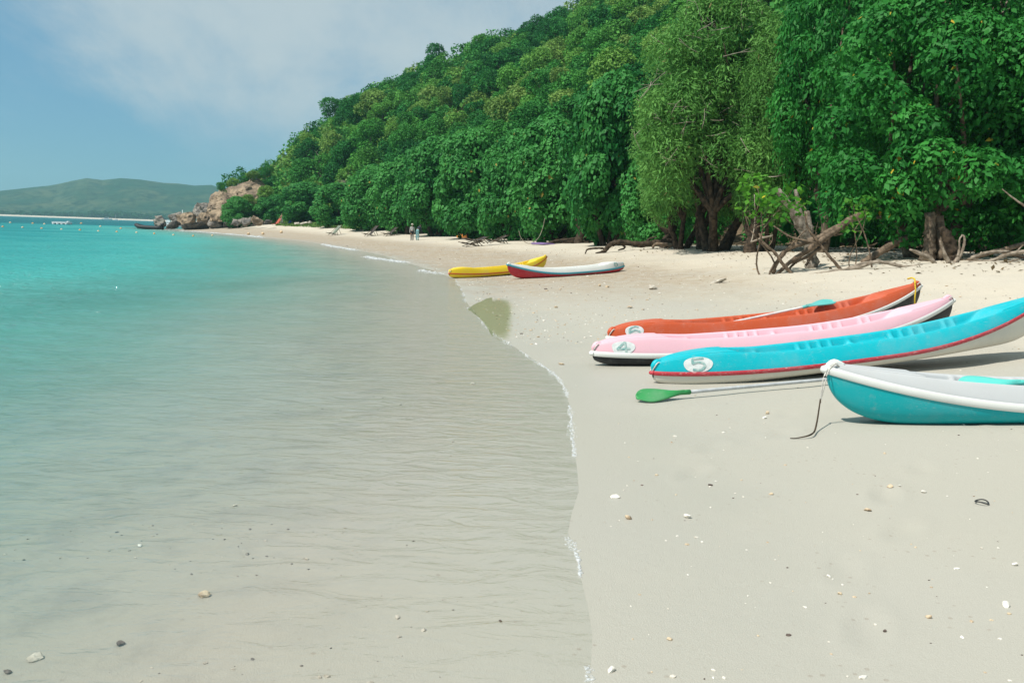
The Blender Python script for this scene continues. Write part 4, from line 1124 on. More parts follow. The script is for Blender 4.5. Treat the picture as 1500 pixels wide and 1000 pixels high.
kt = place_kayak((5.58, 9.44), (1.27, 8.24), (M['k_cream'], M['k_red'], M['k_cyan']), 'turquoise kayak number 5 with red rubbing strip and cream hull', lift=R(3.4), strip_h=0.036)
decal(-1, -0.83, poly=disc(.13, .088), mat=M['white_paint'], parent=kt, name='number_disc', v0=0.49)
decal(-1, -0.83, strokes=GLYPH['5'], width=0.021, mat=M['teal_paint'], parent=kt, name='number_five', v0=0.49, lift=0.008, scale=0.102)
end_handle(kt, -1, M['rope'], M['k_cyan']); end_handle(kt, 1, M['rope'], M['k_cyan'])
kp = place_kayak((5.09, 10.50), (0.85, 9.33), (M['k_black'], M['k_white'], M['k_pink']), 'pale pink kayak number 4 with white strip and black hull', lift=R(1.5), strip_h=0.05, sink=0.012)
decal(-1, -0.875, poly=disc(.115, .088, .08), mat=M['white_paint'], parent=kp, name='number_disc', v0=0.49)
decal(-1, -0.875, strokes=GLYPH['4'], width=0.021, mat=M['teal_paint'], parent=kp, name='number_four', v0=0.49, lift=0.008, scale=0.102)
end_handle(kp, -1, M['rope'], M['k_pink']); end_handle(kp, 1, M['rope'], M['k_pink'])
ko = place_kayak((5.22, 11.66), (1.10, 10.16), (M['k_black'], M['k_white'], M['k_orange']), 'burnt orange kayak number 6 with white strip and black hull', lift=R(1.9), strip_h=0.042, sink=-0.045)
decal(-1, -0.885, poly=disc(.10, .088), mat=M['white_paint'], parent=ko, name='number_disc', v0=0.55)
decal(-1, -0.885, strokes=GLYPH['6'], width=0.021, mat=M['teal_paint'], parent=ko, name='number_six', v0=0.55, lift=0.008, scale=0.102)
end_handle(ko, -1, M['rope'], M['k_orange']); end_handle(ko, 1, M['rope'], M['k_orange'])
b = MB(); b.tube([(2.03, -.10, .47), (2.06, -.06, .53), (2.07, 0, .545), (2.06, .06, .53)], [.011] * 4, 6, 4); b.tube([(2.03, -.10, .47), (2.02, -.12, .40), (2.00, -.13, .30), (2.01, -.12, .22)], [.009] * 4, 6, 4); b.build('yellow_cord', M['rope_yellow'], ko)
kg = place_kayak((2.28, 6.42), (6.66, 6.62), (M['k_teal'], M['k_white'], M['k_grey']), 'light grey kayak with white strip and teal hull, nearest, cut by the right edge', strip_h=0.055)
end_handle(kg, 1, M['rope'], M['k_white']); end_handle(kg, -1, M['rope'], M['k_white'])
ky = place_kayak((1.02, 29.30), (-1.84, 26.0), (M['k_yellow'], M['k_yred'], M['k_yellow']), 'yellow kayak with thin orange strip, its end at the water edge', lift=R(1.0), strip_h=0.034)
end_handle(ky, 1, M['rope'], M['k_yellow']); end_handle(ky, -1, M['rope'], M['k_yellow'])
kw = place_kayak((-0.17, 25.5), (3.35, 28.1), (M['k_redhull'], M['k_bluestrip'], M['k_white']), 'white kayak with red hull and blue strip in front of the yellow kayak', strip_h=0.05)
decal(1, -0.78, strokes=GLYPH['8'], width=0.035, mat=M['teal_paint'], parent=kw, name='number_mark', v0=0.75, lift=0.006, scale=0.15, flip=-1)
end_handle(kw, 1, M['rope'], M['k_white']); end_handle(kw, -1, M['rope'], M['k_bluestrip'])

# ------------------------------------------------------------------ paddles
def paddle(label, a, b_, shaft_mat, blade_col, ends=(1, 1), face=Vector((0, 0, 1)), twist=0.0, blade=0.44):
    a, b_ = Vector(a), Vector(b_)
    d = (b_ - a).normalized(); L = (b_ - a).length
    fc = (face - d * face.dot(d)).normalized(); sd = d.cross(fc)
    o = empty('paddle'); c = (a + b_) / 2
    o.matrix_world = Matrix(((d.x, sd.x, fc.x, c.x), (d.y, sd.y, fc.y, c.y), (d.z, sd.z, fc.z, c.z), (0, 0, 0, 1)))
    b = MB(); b.tube([(-L / 2 + .30, 0, 0), (0, 0, 0), (L / 2 - .30, 0, 0)], [.0155] * 3, 10, 3); b.build('shaft', shaft_mat, o)
    bm_ = plastic(label.split()[0] + '_blade', blade_col, rough=0.45)
    for e in (-1, 1):
        n, m_ = 22, 9
        V = []
        for k in range(n):
            u = k / (n - 1); x = L / 2 - blade * (1 - u)
            hw = 0.018 + 0.078 * math.sin(min(1, u * 1.25) * math.pi / 2) ** 1.6 * (1 - max(0, (u - .72) / .28) ** 2.4 * 0.86)
            for j in range(m_):
                v = j / (m_ - 1) * 2 - 1
                y = v * hw
                z = 0.012 * (1 - u) * (1 - v * v) * 1.4 - 0.05 * u * u * (1 - 0.35 * v * v) + 0.035 * u + 0.012 * (1 - abs(v)) * (1 - u)
                V.append((e * x, y, z))
        V = np.array(V); Bk = V.copy(); Bk[:, 2] -= 0.009
        mb = MB(); f = grid_faces(n, m_); mb.add(V, f if e < 0 else f[:, ::-1]); mb.add(Bk, f[:, ::-1] if e < 0 else f)
        rim = [k * m_ for k in range(n)] + [(n - 1) * m_ + j for j in range(m_)] + [k * m_ + m_ - 1 for k in range(n - 1, -1, -1)]
        nn_ = n * m_
        mb.q.append(np.array([[rim[i], rim[i + 1], rim[i + 1] + nn_, rim[i] + nn_] for i in range(len(rim) - 1)]))
        mb.tube([(e * (L / 2 - blade - .06), 0, 0), (e * (L / 2 - blade + .10), 0, 0.004), (e * (L / 2 - blade + .26), 0, .006)], [.021, .019, .006], 8, 3)
        mb.build('blade', bm_, o)
    return tag(o, label, 'paddle', 'double bladed paddles')
pa = hit(933, 589); pb = hit(1230, 562)
dv = Vector((pb.x - pa.x, pb.y - pa.y, 0)).normalized()
pe = Vector((pa.x + dv.x * 2.5, pa.y + dv.y * 2.5, 0)); pe.z = gz(pe.x, pe.y) + 0.05
paddle('green bladed paddle with grey shaft lying on the sand', (pa.x, pa.y, pa.z + 0.045), pe, M['shaft'], (0.03, 0.26, 0.07, 1), face=Vector((-0.12, -0.45, 0.9)))
mo = ko.matrix_world
paddle('teal tipped paddle with white shaft lying across the orange kayak', mo @ Vector((-1.16, 0.02, 0.155)), mo @ Vector((0.98, 0.13, 0.335)), M['shaft_white'], (0.10, 0.45, 0.42, 1), face=Vector((-.2, -.3, 1)))
mo = kg.matrix_world
paddle('aqua bladed paddle lying along the rim of the grey kayak', mo @ Vector((1.30, 0.12, 0.305)), mo @ Vector((-0.92, 0.06, 0.24)), M['shaft'], (0.10, 0.55, 0.48, 1), face=Vector((-.15, -.45, 1)))
# lanyard hanging from the grey kayak's bow, and the dry twig below it
wb = kg.matrix_world @ Vector((KL + .02, .02, .40))
lo = empty('bow_lanyard', (wb.x, wb.y, wb.z))
b = MB(); b.tube([(0.02, 0, .05), (-.02, -.03, -.02), (-.025, -.03, -.12), (-.03, -.02, -.19)], [.005] * 4, 5, 4); b.build('cord', M['rope'], lo)
b = MB(); b.tube([(0.04, 0.02, .06), (-.005, -.05, 0.0), (-.02, -.05, -.10), (-.032, -.03, -.19)], [.004] * 4, 5, 4); b.build('cord', M['rope'], lo)
tag(lo, 'pale cord hanging from the grey kayak bow', 'cord')
gp = hit(1164, 643)
tw = empty('twig', (gp.x, gp.y, gp.z))
top_ = Vector((wb.x - .03, wb.y - .03, wb.z - .17)) - gp
b = MB(); b.tube([(-.03, 0, .004), (0.02, 0, .008), (.12, .03, .03), tuple(top_ * .5 + Vector((.06, 0, -.05))), tuple(top_)], [.003, .004, .006, .006, .005], 6, 5); b.build('stem', M['bark_dark'], tw)
b = MB(); b.tube([tuple(top_), tuple(top_ * .9 + Vector((.02, 0, .0)))], [.004, .002], 5, 3); b.build('branch', M['bark_dark'], tw)
tag(tw, 'thin dark curved twig dangling from the cord on the grey kayak bow', 'twig')

# ------------------------------------------------------------------ beach chairs
M['chair_wood'] = simple_mat('chair_wood', (0.16, 0.11, 0.07, 1), (0.08, 0.06, 0.04, 1), 10, 0.8)
def cloth(name, c): return simple_mat(name, c, tuple(x * .7 for x in c[:3]) + (1,), 4, 0.9)
M['canvas_green'] = cloth('grey_green_canvas', (0.20, 0.24, 0.18, 1)); M['canvas_dark'] = cloth('dark_canvas', (0.055, 0.05, 0.05, 1))
M['canvas_red'] = cloth('red_canvas', (0.48, 0.10, 0.06, 1)); M['canvas_blue'] = cloth('blue_canvas', (0.03, 0.10, 0.34, 1))
M['purple'] = cloth('purple_cloth', (0.22, 0.14, 0.32, 1)); M['orange_cloth'] = cloth('orange_cloth', (0.62, 0.24, 0.05, 1))
def deck_chair(p, yaw, canvas, label, fold=1.0):
    o = empty('beach_chair', p, yaw); o.scale = (1.2, 1.2, 1.2)
    b = MB()
    c = [(-.55, 0, .20), (-.30, 0, .13), (-.02, 0, .16), (.30, 0, .50 * fold), (.62, 0, .86 * fold)]
    cc = catmull(np.array(c, float), 5); n = len(cc)
    V = np.concatenate([cc + [0, -.27, 0], cc + [0, .27, 0], cc + [0.01, -.27, -.012], cc + [0.01, .27, -.012]])
    b.add(V, [[j, j + 1, n + j + 1, n + j] for j in range(n - 1)] + [[2 * n + j, 3 * n + j, 3 * n + j + 1, 2 * n + j + 1] for j in range(n - 1)]); b.build('canvas', canvas, o)
    for sgn in (-1, 1):
        y = .29 * sgn
        b = MB(); b.tube([(-.62, y, .22), (0.1, y, .10), (.42, y, .02)], [.02] * 3, 6, 2); b.build('frame_bar', M['chair_wood'], o)
        b = MB(); b.tube([(-.38, y, .0), (.12, y, .42 * fold), (.66, y, .90 * fold)], [.02] * 3, 6, 2); b.build('frame_bar', M['chair_wood'], o)
        b = MB(); b.tube([(.62, y * .9, 0.0), (.34, y * .9, .55 * fold)], [.018] * 2, 6, 2); b.build('leg', M['chair_wood'], o)
    return tag(o, label, 'beach chair', 'folding beach chairs')
def gp_(px, py): return hit(px, py)
p = hit(489, 344.5); deck_chair(p, 0.75, M['canvas_green'], 'pale green folding beach chair alone on the open sand')
p = hit(542, 346); deck_chair(p, 0.55, M['canvas_dark'], 'dark folding beach chair just right of the pale green one')
p = hit(570, 345.5); deck_chair(p, 0.5, M['canvas_dark'], 'dark folding beach chair in the shade left of the two people', .8)
p = hit(690, 361); deck_chair(p, 0.4, M['canvas_dark'], 'flattened dark beach chair lowest in the stack under the shore trees', .40)
deck_chair(p + Vector((.25, .15, .22)), 0.5, M['canvas_dark'], 'flattened dark beach chair topmost in the stack under the shore trees', .40)
deck_chair(p + Vector((1.5, 1.0, .25)), 0.3, M['canvas_dark'], 'dark beach chair deep in shade right of the stack', .5)
p = hit(405, 330.0); deck_chair(p, 0.9, M['canvas_red'], 'red beach chair under the far trees')
p = hit(423, 330.0); deck_chair(p, 0.9, M['canvas_blue'], 'blue beach chair under the far trees')
# bits of cloth
def bundle(name, p, size, mat, label, cat, seed):
    gg = np.random.default_rng(seed); n, f = ico(3)
    r = 1 + 0.28 * fbm(n[:, 0] * 2.2 + seed, n[:, 1] * 2.2 + n[:, 2] * 1.7, 3)
    v = n * r[:, None]; v[:, 2] = np.where(v[:, 2] < -0.25, -0.25 + (v[:, 2] + .25) * .12, v[:, 2])
    v = v * np.array(size)
    o = link(name, mesh_np(name, v, f, mat, True)); o.location = Vector(p) + Vector((0, 0, size[2] * .3)); return tag(o, label, cat)
bundle('cloth_bundle', hit(678, 348.5), (.55, .3, .25), M['orange_cloth'], 'orange cloth bundle above the stacked loungers', 'cloth', 3)
bundle('cloth', hit(795, 358.5), (.75, .35, .10), M['purple'], 'purple cloth lying flat in front of the fallen branches', 'cloth', 4)

# ------------------------------------------------------------------ people
M['skin'] = simple_mat('skin', (0.42, 0.24, 0.16, 1), (0.36, 0.20, 0.13, 1), 6, 0.6)
M['hair'] = simple_mat('dark_hair', (0.02, 0.015, 0.012, 1), None, 20, 0.6)
def person(p, yaw, joints, clothes, label, height=1.65, hat=None, hair=True):
    """joints: overrides of a standing figure; one continuous skinned body, clothing as shells grown from it"""
    J = dict(pelvis=(0, 0, .96), belly=(0, .01, 1.10), chest=(0, .0, 1.28), neckb=(0, .01, 1.44), neck=(0, .0, 1.50), head=(0, -.02, 1.62), crown=(0, -.01, 1.72),
             hipL=(.09, 0, .92), kneeL=(.10, -.02, .50), ankL=(.10, .02, .09), toeL=(.11, -.15, .03), hipR=(-.09, 0, .92), kneeR=(-.10, -.02, .50), ankR=(-.10, .02, .09), toeR=(-.11, -.15, .03),
             shL=(.17, .01, 1.40), elL=(.23, .03, 1.12), wrL=(.24, -.04, .88), haL=(.24, -.07, .79), shR=(-.17, .01, 1.40), elR=(-.23, .03, 1.12), wrR=(-.24, -.04, .88), haR=(-.24, -.07, .79))
    J.update(joints)
    rad = dict(pelvis=(.14, .11), belly=(.125, .10), chest=(.145, .11), neckb=(.08, .07), neck=(.052, .055), head=(.078, .095), crown=(.06, .07), hip=(.085, .09), knee=(.055, .06), ank=(.04, .045), toe=(.04, .025), sh=(.06, .06), el=(.042, .042), wr=(.030, .026), ha=(.038, .020))
    names = list(J); idx = {k: i for i, k in enumerate(names)}
    E_ = [('pelvis', 'belly'), ('belly', 'chest'), ('chest', 'neckb'), ('neckb', 'neck'), ('neck', 'head'), ('head', 'crown')]
    for s in 'LR': E_ += [('pelvis', 'hip' + s), ('hip' + s, 'knee' + s), ('knee' + s, 'ank' + s), ('ank' + s, 'toe' + s), ('neckb', 'sh' + s), ('sh' + s, 'el' + s), ('el' + s, 'wr' + s), ('wr' + s, 'ha' + s)]
    me = bpy.data.meshes.new('body'); me.from_pydata([J[k] for k in names], [(idx[a], idx[b]) for a, b in E_], []); me.update()
    tmp = bpy.data.objects.new('tmp', me); col.objects.link(tmp)
    sk = tmp.modifiers.new('s', 'SKIN'); sk.use_smooth_shade = True
    for k, i in idx.items():
        r_ = rad.get(k) or rad[k[:-1]]
        me.skin_vertices[0].data[i].radius = r_; me.skin_vertices[0].data[i].use_root = (k == 'pelvis')
    tmp.modifiers.new('u', 'SUBSURF').levels = 2
    dg = bpy.context.evaluated_depsgraph_get(); dg.update()
    em = bpy.data.meshes.new_from_object(tmp.evaluated_get(dg)); bpy.data.objects.remove(tmp)
    em.materials.clear(); em.materials.append(M['skin'])
    root = empty('person', p, yaw); s = height / 1.74; root.scale = (s, s, s)
    body = link('body', em, root)
    co = np.zeros(len(em.vertices) * 3, np.float32); em.vertices.foreach_get('co', co); co = co.reshape(-1, 3)
    no = np.zeros_like(co).ravel(); em.vertices.foreach_get('normal', no); no = no.reshape(-1, 3)
    jp = np.array([J[k] for k in names]); near = np.argmin(((co[:, None, :] - jp[None]) ** 2).sum(-1), 1)
    for nm, keys, mat, grow in clothes:
        ids = [idx[k] for k in keys]; sel = np.isin(near, ids)
        fs = [tuple(pl.vertices) for pl in em.polygons if all(sel[v] for v in pl.vertices)]
        used = sorted({v for f in fs for v in f}); mp_ = {v: i for i, v in enumerate(used)}
        cm = bpy.data.meshes.new(nm); cm.from_pydata([tuple(co[v] + no[v] * grow) for v in used], [], [tuple(mp_[v] for v in f) for f in fs])
        cm.materials.append(mat); cm.update(); link(nm, cm, root)
    hd, cr = np.array(J['head']), np.array(J['crown'])
    if hair:
        n, f = ico(3); v = n * np.array([.092, .11, .10]) + (hd + cr) / 2 + np.array([0, .018, .02]); keepf = f[(n[f][:, :, 1].mean(1) > -0.25) | (n[f][:, :, 2].mean(1) > .55)]
        link('hair', mesh_np('hair', v, keepf, M['hair'], True), root)
    mb = MB()
    for sx in (-1, 1):
        n, f = ico(2); mb.add(n * .012 + hd + np.array([sx * .032, -.088, .02]), None, f)
    mb.build('eyes', M['hair'], root)
    n, f = ico(2); link('nose', mesh_np('nose', n * np.array([.013, .02, .022]) + hd + np.array([0, -.098, -.005]), f, M['skin'], True), root)
    if hat is not None:
        mb = MB(); a = np.linspace(0, 2 * math.pi, 20, endpoint=False); c = cr + np.array([0, .01, -.02])
        rr = [(.20, -.02), (.105, .0), (.10, .07), (.06, .10), (0.005, .105)]
        V = np.concatenate([np.stack([np.cos(a) * r_ + c[0], np.sin(a) * r_ * 1.1 + c[1], np.full(20, c[2] + z_)], -1) for r_, z_ in rr])
        mb.add(V, grid_faces(5, 20, True)); mb.build('hat', hat, root)
    return tag(root, label, 'person')
TORSO = ['belly', 'chest', 'neckb', 'shL', 'shR']; SLV = ['elL', 'elR', 'wrL', 'wrR']; LEGS = ['pelvis', 'hipL', 'hipR', 'kneeL', 'kneeR']; FULL = LEGS + ['ankL', 'ankR']
M['c_white'] = cloth('pale_grey_shirt', (0.50, 0.50, 0.48, 1)); M['c_dark'] = cloth('dark_trousers', (0.025, 0.028, 0.04, 1)); M['c_teal'] = cloth('pale_teal_trousers', (0.20, 0.40, 0.42, 1))
M['c_black'] = cloth('black_clothes', (0.02, 0.02, 0.025, 1)); M['c_peach'] = cloth('peach_shirt', (0.62, 0.32, 0.22, 1)); M['c_hat'] = cloth('straw_hat', (0.52, 0.47, 0.38, 1)); M['c_navy'] = cloth('dark_top', (0.03, 0.035, 0.05, 1))
ph_ = hit(603.5, 352.5); hgt_ = lambda px, y0, y1, P: (at(px, y0, P.y).z - P.z)
person(ph_, R(200), {}, [('shirt', TORSO + SLV, M['c_white'], .014), ('trousers', FULL, M['c_dark'], .012)], 'person in pale shirt, dark trousers and hat standing on the sand', height=max(1.35, hgt_(603, 328.5, 352, ph_)), hat=M['c_hat'])
ph_ = hit(611, 352.2)
person(ph_ + Vector((0, 0.1, 0)), R(150), dict(belly=(0, -.10, 1.08), chest=(0, -.24, 1.20), neckb=(0, -.34, 1.30), neck=(0, -.39, 1.33), head=(0, -.47, 1.38), crown=(0, -.53, 1.45), shL=(.17, -.32, 1.26), shR=(-.17, -.32, 1.26), elL=(.20, -.36, .98), elR=(-.20, -.36, .98), wrL=(.14, -.42, .76), wrR=(-.14, -.42, .76), haL=(.12, -.46, .69), haR=(-.12, -.46, .69)),
       [('shirt', TORSO + SLV, M['c_navy'], .014), ('trousers', FULL, M['c_teal'], .014)], 'person in dark top and pale teal trousers bending forward beside the one in a hat', height=1.5)
ph_ = hit(323, 333)
person(ph_, R(110), dict(kneeL=(.09, -.16, .52), ankL=(.10, -.18, .10), toeL=(.11, -.34, .05), kneeR=(-.09, .08, .50), ankR=(-.10, .26, .12), toeR=(-.11, .14, .03), wrL=(.24, .12, .88), haL=(.24, .12, .80), wrR=(-.24, -.18, .92), haR=(-.24, -.24, .85)),
       [('shirt', TORSO + SLV, M['c_black'], .014), ('trousers', FULL, M['c_black'], .012)], 'dark clothed person walking on the sand beside the headland rocks', height=1.6)
ph_ = hit(412, 329.5)
person(ph_ + Vector((0, .3, 0)), R(20), dict(elL=(.30, -.12, 1.42), wrL=(.36, -.22, 1.62), haL=(.37, -.25, 1.70)), [('shirt', TORSO, M['c_peach'], .014), ('shorts', LEGS, M['c_white'], .014)], 'person in peach top raising an arm beside the red beach chair', height=1.6)

# ------------------------------------------------------------------ boats, floats and buoys
M['rubber'] = simple_mat('black_rubber', (0.018, 0.020, 0.022, 1), (0.04, 0.04, 0.042, 1), 6, 0.55)
M['boat_white'] = simple_mat('white_gelcoat', (0.78, 0.80, 0.80, 1), (0.70, 0.72, 0.72, 1), 4, 0.4)
M['glass_dark'] = simple_mat('dark_glass', (0.03, 0.05, 0.06, 1), None, 2, 0.15)
def inflatable():
    Yb = 132.0 * (335 - 322) / 12.5
    c = ground0(218.5, 336.0); s = c[1] / F_PX
    o = empty('inflatable_boat', (c[0], c[1], 0.0), R(4))
    L, W = 18.5 * s, .75
    b = MB(); b.tube([(L, -W, .28), (-L * .3, -W, .30), (-L * .75, -W * .8, .42), (-L, 0, .62), (-L * .75, W * .8, .42), (-L * .3, W, .30), (L, W, .28)], [.24, .27, .27, .25, .27, .27, .24], 10, 5); b.build('tube', M['rubber'], o)
    b = MB(); b.box((0.1, 0, .15), (L * 1.7, W * 1.7, .12)); b.build('floor', M['rubber'], o)
    b = MB(); b.box((L * .88, 0, .35), (.10, W * 1.8, .5)); b.build('transom', M['rubber'], o)
    m_ = MB(); m_.box((L * .95 + .12, 0, .78), (.42, .34, .42)); m_.box((L * .95 + .2, 0, .35), (.16, .14, .7)); m_.build('outboard_motor', M['rubber'], o)
    b = MB(); b.box((L * .2, 0, .42), (.3, W * 1.9, .06)); b.build('seat', M['rubber'], o)
    return tag(o, 'black inflatable boat with outboard motor moored off the headland rocks', 'boat')
inflatable()
def motor_boat(px, py, hw, Y, label, mast=0.0, yaw=0.0, cab=1.0):
    s = Y / F_PX
    p = at(px, py, Y); p.z = 0.0
    o = empty('motor_boat', p, yaw)
    L, Hh = hw * s, hw * s * .22
    n, k = 26, 9; V = []
    for i in range(n):
        t_ = i / (n - 1) * 2 - 1
        w = L * .28 * (1 - max(0, t_) ** 2.5) + .05
        for j in range(k):
            a = -math.pi / 2 + math.pi * j / (k - 1); V.append((t_ * L, math.sin(a) * w, Hh * (1 + .5 * max(0, t_) ** 2) - Hh * 1.3 * math.cos(a) ** .8))
    b = MB(); b.add(V, grid_faces(n, k)); b.box((-.1 * L, 0, Hh * .95), (L * 1.5, L * .4, .06)); b.build('hull', M['boat_white'], o)
    b = MB(); b.box((-.15 * L, 0, Hh + Hh * .9 * cab), (L * .8, L * .4, Hh * 1.8 * cab)); b.box((-.15 * L, 0, Hh + Hh * 1.9 * cab), (L * .95, L * .46, Hh * .15)); cb = b.build('cabin', M['boat_white'], o, False)
    b = MB(); b.box((-.15 * L, 0, Hh + Hh * 1.1 * cab), (L * .7, L * .41, Hh * .5)); b.build('window', M['glass_dark'], cb, False)
    if mast:
        b = MB(); b.tube([(.2 * L, 0, Hh), (.2 * L, 0, Hh + mast)], [.08, .05], 6, 2); b.build('mast', M['boat_white'], o)
    return tag(o, label, 'boat')
motor_boat(246, 322, 7, 190, 'white boat with cabin half hidden behind the headland rocks', 0, R(170), 3.2)
motor_boat(266, 322, 6, 200, 'boat with a thin mast behind the headland rocks', 3.6, R(10), .8)
motor_boat(157, 321, 7, 900, 'small white boat near the far shore', 0, R(5), .7)
motor_boat(170, 322, 4, 880, 'tiny pale boat right of the white boat near the far shore', 5, R(160), .5)
c = ground0(91, 328.5)
o = empty('floating_platform', (c[0], c[1], 0.05), R(3)); s = c[1] / F_PX
b = MB(); b.box((0, 0, .28), (22 * s, 2.2, .26)); b.build('deck', M['boat_white'], o, False)
for k in range(4):
    b = MB(); b.tube([(-9 * s + 6 * s * k, -1.1, .05), (-9 * s + 6 * s * k, 1.1, .05)], [.22, .22], 9, 2); b.build('float', M['boat_white'], o)
b = MB(); b.box((9.0 * s, 0, .48), (2.4 * s, .8, .16)); b.build('box', M['boat_white'], o, False)
tag(o, 'white floating platform out on the bay', 'platform')

M['buoy'] = plastic('buoy_plastic', (0.72, 0.34, 0.10, 1), rough=0.5); M['buoy_pale'] = plastic('pale_buoy_plastic', (0.70, 0.50, 0.30, 1), rough=0.5)
def buoy_mesh():
    a = np.linspace(0, 2 * math.pi, 14, endpoint=False)
    pr = [(0.02, -.34), (.20, -.30), (.33, -.12), (.35, .04), (.30, .18), (.16, .30), (.07, .34), (.05, .42)]
    V = np.concatenate([np.stack([np.cos(a) * r_, np.sin(a) * r_, np.full(14, z_)], -1) for r_, z_ in pr]); return V, grid_faces(len(pr), 14, True)
bV, bQ = buoy_mesh()
fm = [mesh_np('float', bV, bQ, M[k], True) for k in ('buoy', 'buoy_pale')]
b = MB(); b.tube([(-.05, 0, .40), (-.05, 0, .48), (0, 0, .52), (.05, 0, .48), (.05, 0, .40)], [.015] * 5, 6, 3); lug = b.mesh('lug', M['rope'])
row_near = [(4, 331.5), (33, 332.5), (61, 334), (90, 335.5), (117, 336.3), (144, 338), (171, 339), (200, 340), (226, 341.6), (254, 343.6), (283, 345), (311, 345), ]
row_far = [(15, 325.5), (48, 326.6), (65, 327.5), (119, 326.6), (147, 331), (177, 334), ]
for nm, row, k0 in (('nearer', row_near, 0), ('farther', row_far, 1)):
    for q, (px, py) in enumerate(row):
        c = ground0(px, py + 1.0)
        if nm == 'nearer' and px > 290: c = ground0(px, py + .3)
        s = c[1] / F_PX * 1.65 / .35
        o = empty('buoy', (c[0], c[1], 0.02), q * 1.3); o.scale = (s, s, s * .85)
        link('float', fm[(q + k0) % 2], o); link('lug', lug, o)
        tag(o, ('%s buoy of the %s line, %s' % (['orange', 'pale orange'][(q + k0) % 2], nm, 'first from the left' if q == 0 else ['', 'second', 'third', 'fourth', 'fifth', 'sixth', 'seventh', 'eighth', 'ninth', 'tenth', 'eleventh', 'twelfth'][q] + ' from the left')), 'buoy', 'buoys of the two swimming lines')
# stray buoys on the far sand
for (px, py, lab) in ((364, 344, 'yellow buoy washed up on the far sand, left one'), (385, 343.8, 'yellow buoy washed up on the far sand, middle one'), (412, 341.5, 'pale yellow buoy lying highest on the far sand')):
    p = hit(px, py); o = empty('buoy', p + Vector((0, 0, .12)), 1.0); o.rotation_euler = (1.2, .3, px); o.scale = (.5, .5, .5)
    link('float', fm[1], o); link('lug', lug, o); tag(o, lab, 'buoy', 'buoys stranded on the sand')

# ------------------------------------------------------------------ far shore trees, ground cover
Vs, Qs, Ts, nv = [], [], [], 0
base = island[:, 0, :]
for k in range(420):
    i = g.integers(20, 150); p = base[i] + np.array([g.normal(0, 8), g.uniform(30, 75), 0]); p[2] = 1.0
    px_, _ = project(p)
    dens = 1.0 if 130 < px_ < 235 else 0.35
    if g.random() > dens: continue
    V, Q, T = LOW[k % 5]
    V, T = V.reshape(-1, 4, 3)[:160], T.reshape(-1, 4)[:160]
    s = g.uniform(1.2, 2.3) * (1.25 if dens == 1.0 else .9)
    c0 = V.mean(1, keepdims=True); V = c0 + (V - c0) * 1.9
    Vs.append((V.reshape(-1, 3) * s * np.array([1.3, 1.3, .9]) + p)); Qs.append(np.arange(640).reshape(-1, 4) + nv); Ts.append(np.clip(T.ravel() * .3, 0, .9)); nv += 640
tag(link('far_shore_trees', crown_mesh('far_shore_trees', np.concatenate(Vs), np.concatenate(Qs), np.concatenate(Ts), M['leaf_hill_mass'], np.zeros(nv))), 'dark belt of trees along the shore of the far island', 'trees', kind='stuff')

n = 9000
pxs = g.uniform(404, 532, n); c0 = np.array([hit(q, 331 + 0.045 * (q - 410))[:] for q in np.linspace(404, 532, 30)])
cx = np.interp(pxs, np.linspace(404, 532, 30), c0[:, 0]); cy = np.interp(pxs, np.linspace(404, 532, 30), c0[:, 1])
off = g.random(n) ** 1.2 * 7.0 * np.clip(1.3 - np.abs(pxs - 468) / 64 * .8, .1, 1)
P = np.column_stack([cx + off * .55, cy + off * .8, np.zeros(n)]); P[:, 2] = beach_z(P[:, 0], P[:, 1])
keepm = vnoise(P[:, 0] * .6, P[:, 1] * .6) > 0.30; P = P[keepm]; n = len(P)
P[:, 2] += g.uniform(0, .16, n)
nn = norm(g.normal(0, .5, (n, 3)) + np.array([0, -.3, .8])); ax = norm(np.cross(nn, g.normal(0, 1, (n, 3))) + np.array([0, 0, .5])); sd = np.cross(ax, nn); L = g.uniform(.15, .34, n)[:, None]
V = np.stack([P, P + ax * L * .5 + sd * L * .35, P + ax * L, P + ax * L * .5 - sd * L * .35], 1).reshape(-1, 3)
tag(link('ground_cover', crown_mesh('ground_cover', V, np.arange(4 * n).reshape(n, 4), np.repeat(g.random(n) * .97, 4), M['grass'])), 'low green creeping plants at the top of the far sand', 'ground cover', kind='stuff')

# dry leaves and sticks under the big trees
n = 5200
P = np.column_stack([g.uniform(3, 19, n), g.uniform(18.5, 44, n), np.zeros(n)]); dd_ = shore_d(P[:, 0], P[:, 1]); P = P[(dd_ > 9.0) & (g.random(n) < sstep(8.5, 12, dd_))]; n = len(P)
P[:, 2] = beach_z(P[:, 0], P[:, 1]) + .006
nn = norm(g.normal(0, .3, (n, 3)) + np.array([0, 0, 1])); ax = norm(np.cross(nn, g.normal(0, 1, (n, 3)))); sd = np.cross(ax, nn); L = g.uniform(.05, .15, n)[:, None]
V = np.stack([P, P + ax * L * .5 + sd * L * .28 + nn * .006, P + ax * L, P + ax * L * .5 - sd * L * .28 + nn * .006], 1).reshape(-1, 3)
tag(link('leaf_litter', crown_mesh('leaf_litter', V, np.arange(4 * n).reshape(n, 4), np.repeat(g.random(n) * .97, 4), M['leaf_dry'])), 'scattered dry brown leaves on the sand under the trees', 'leaf litter', kind='stuff')

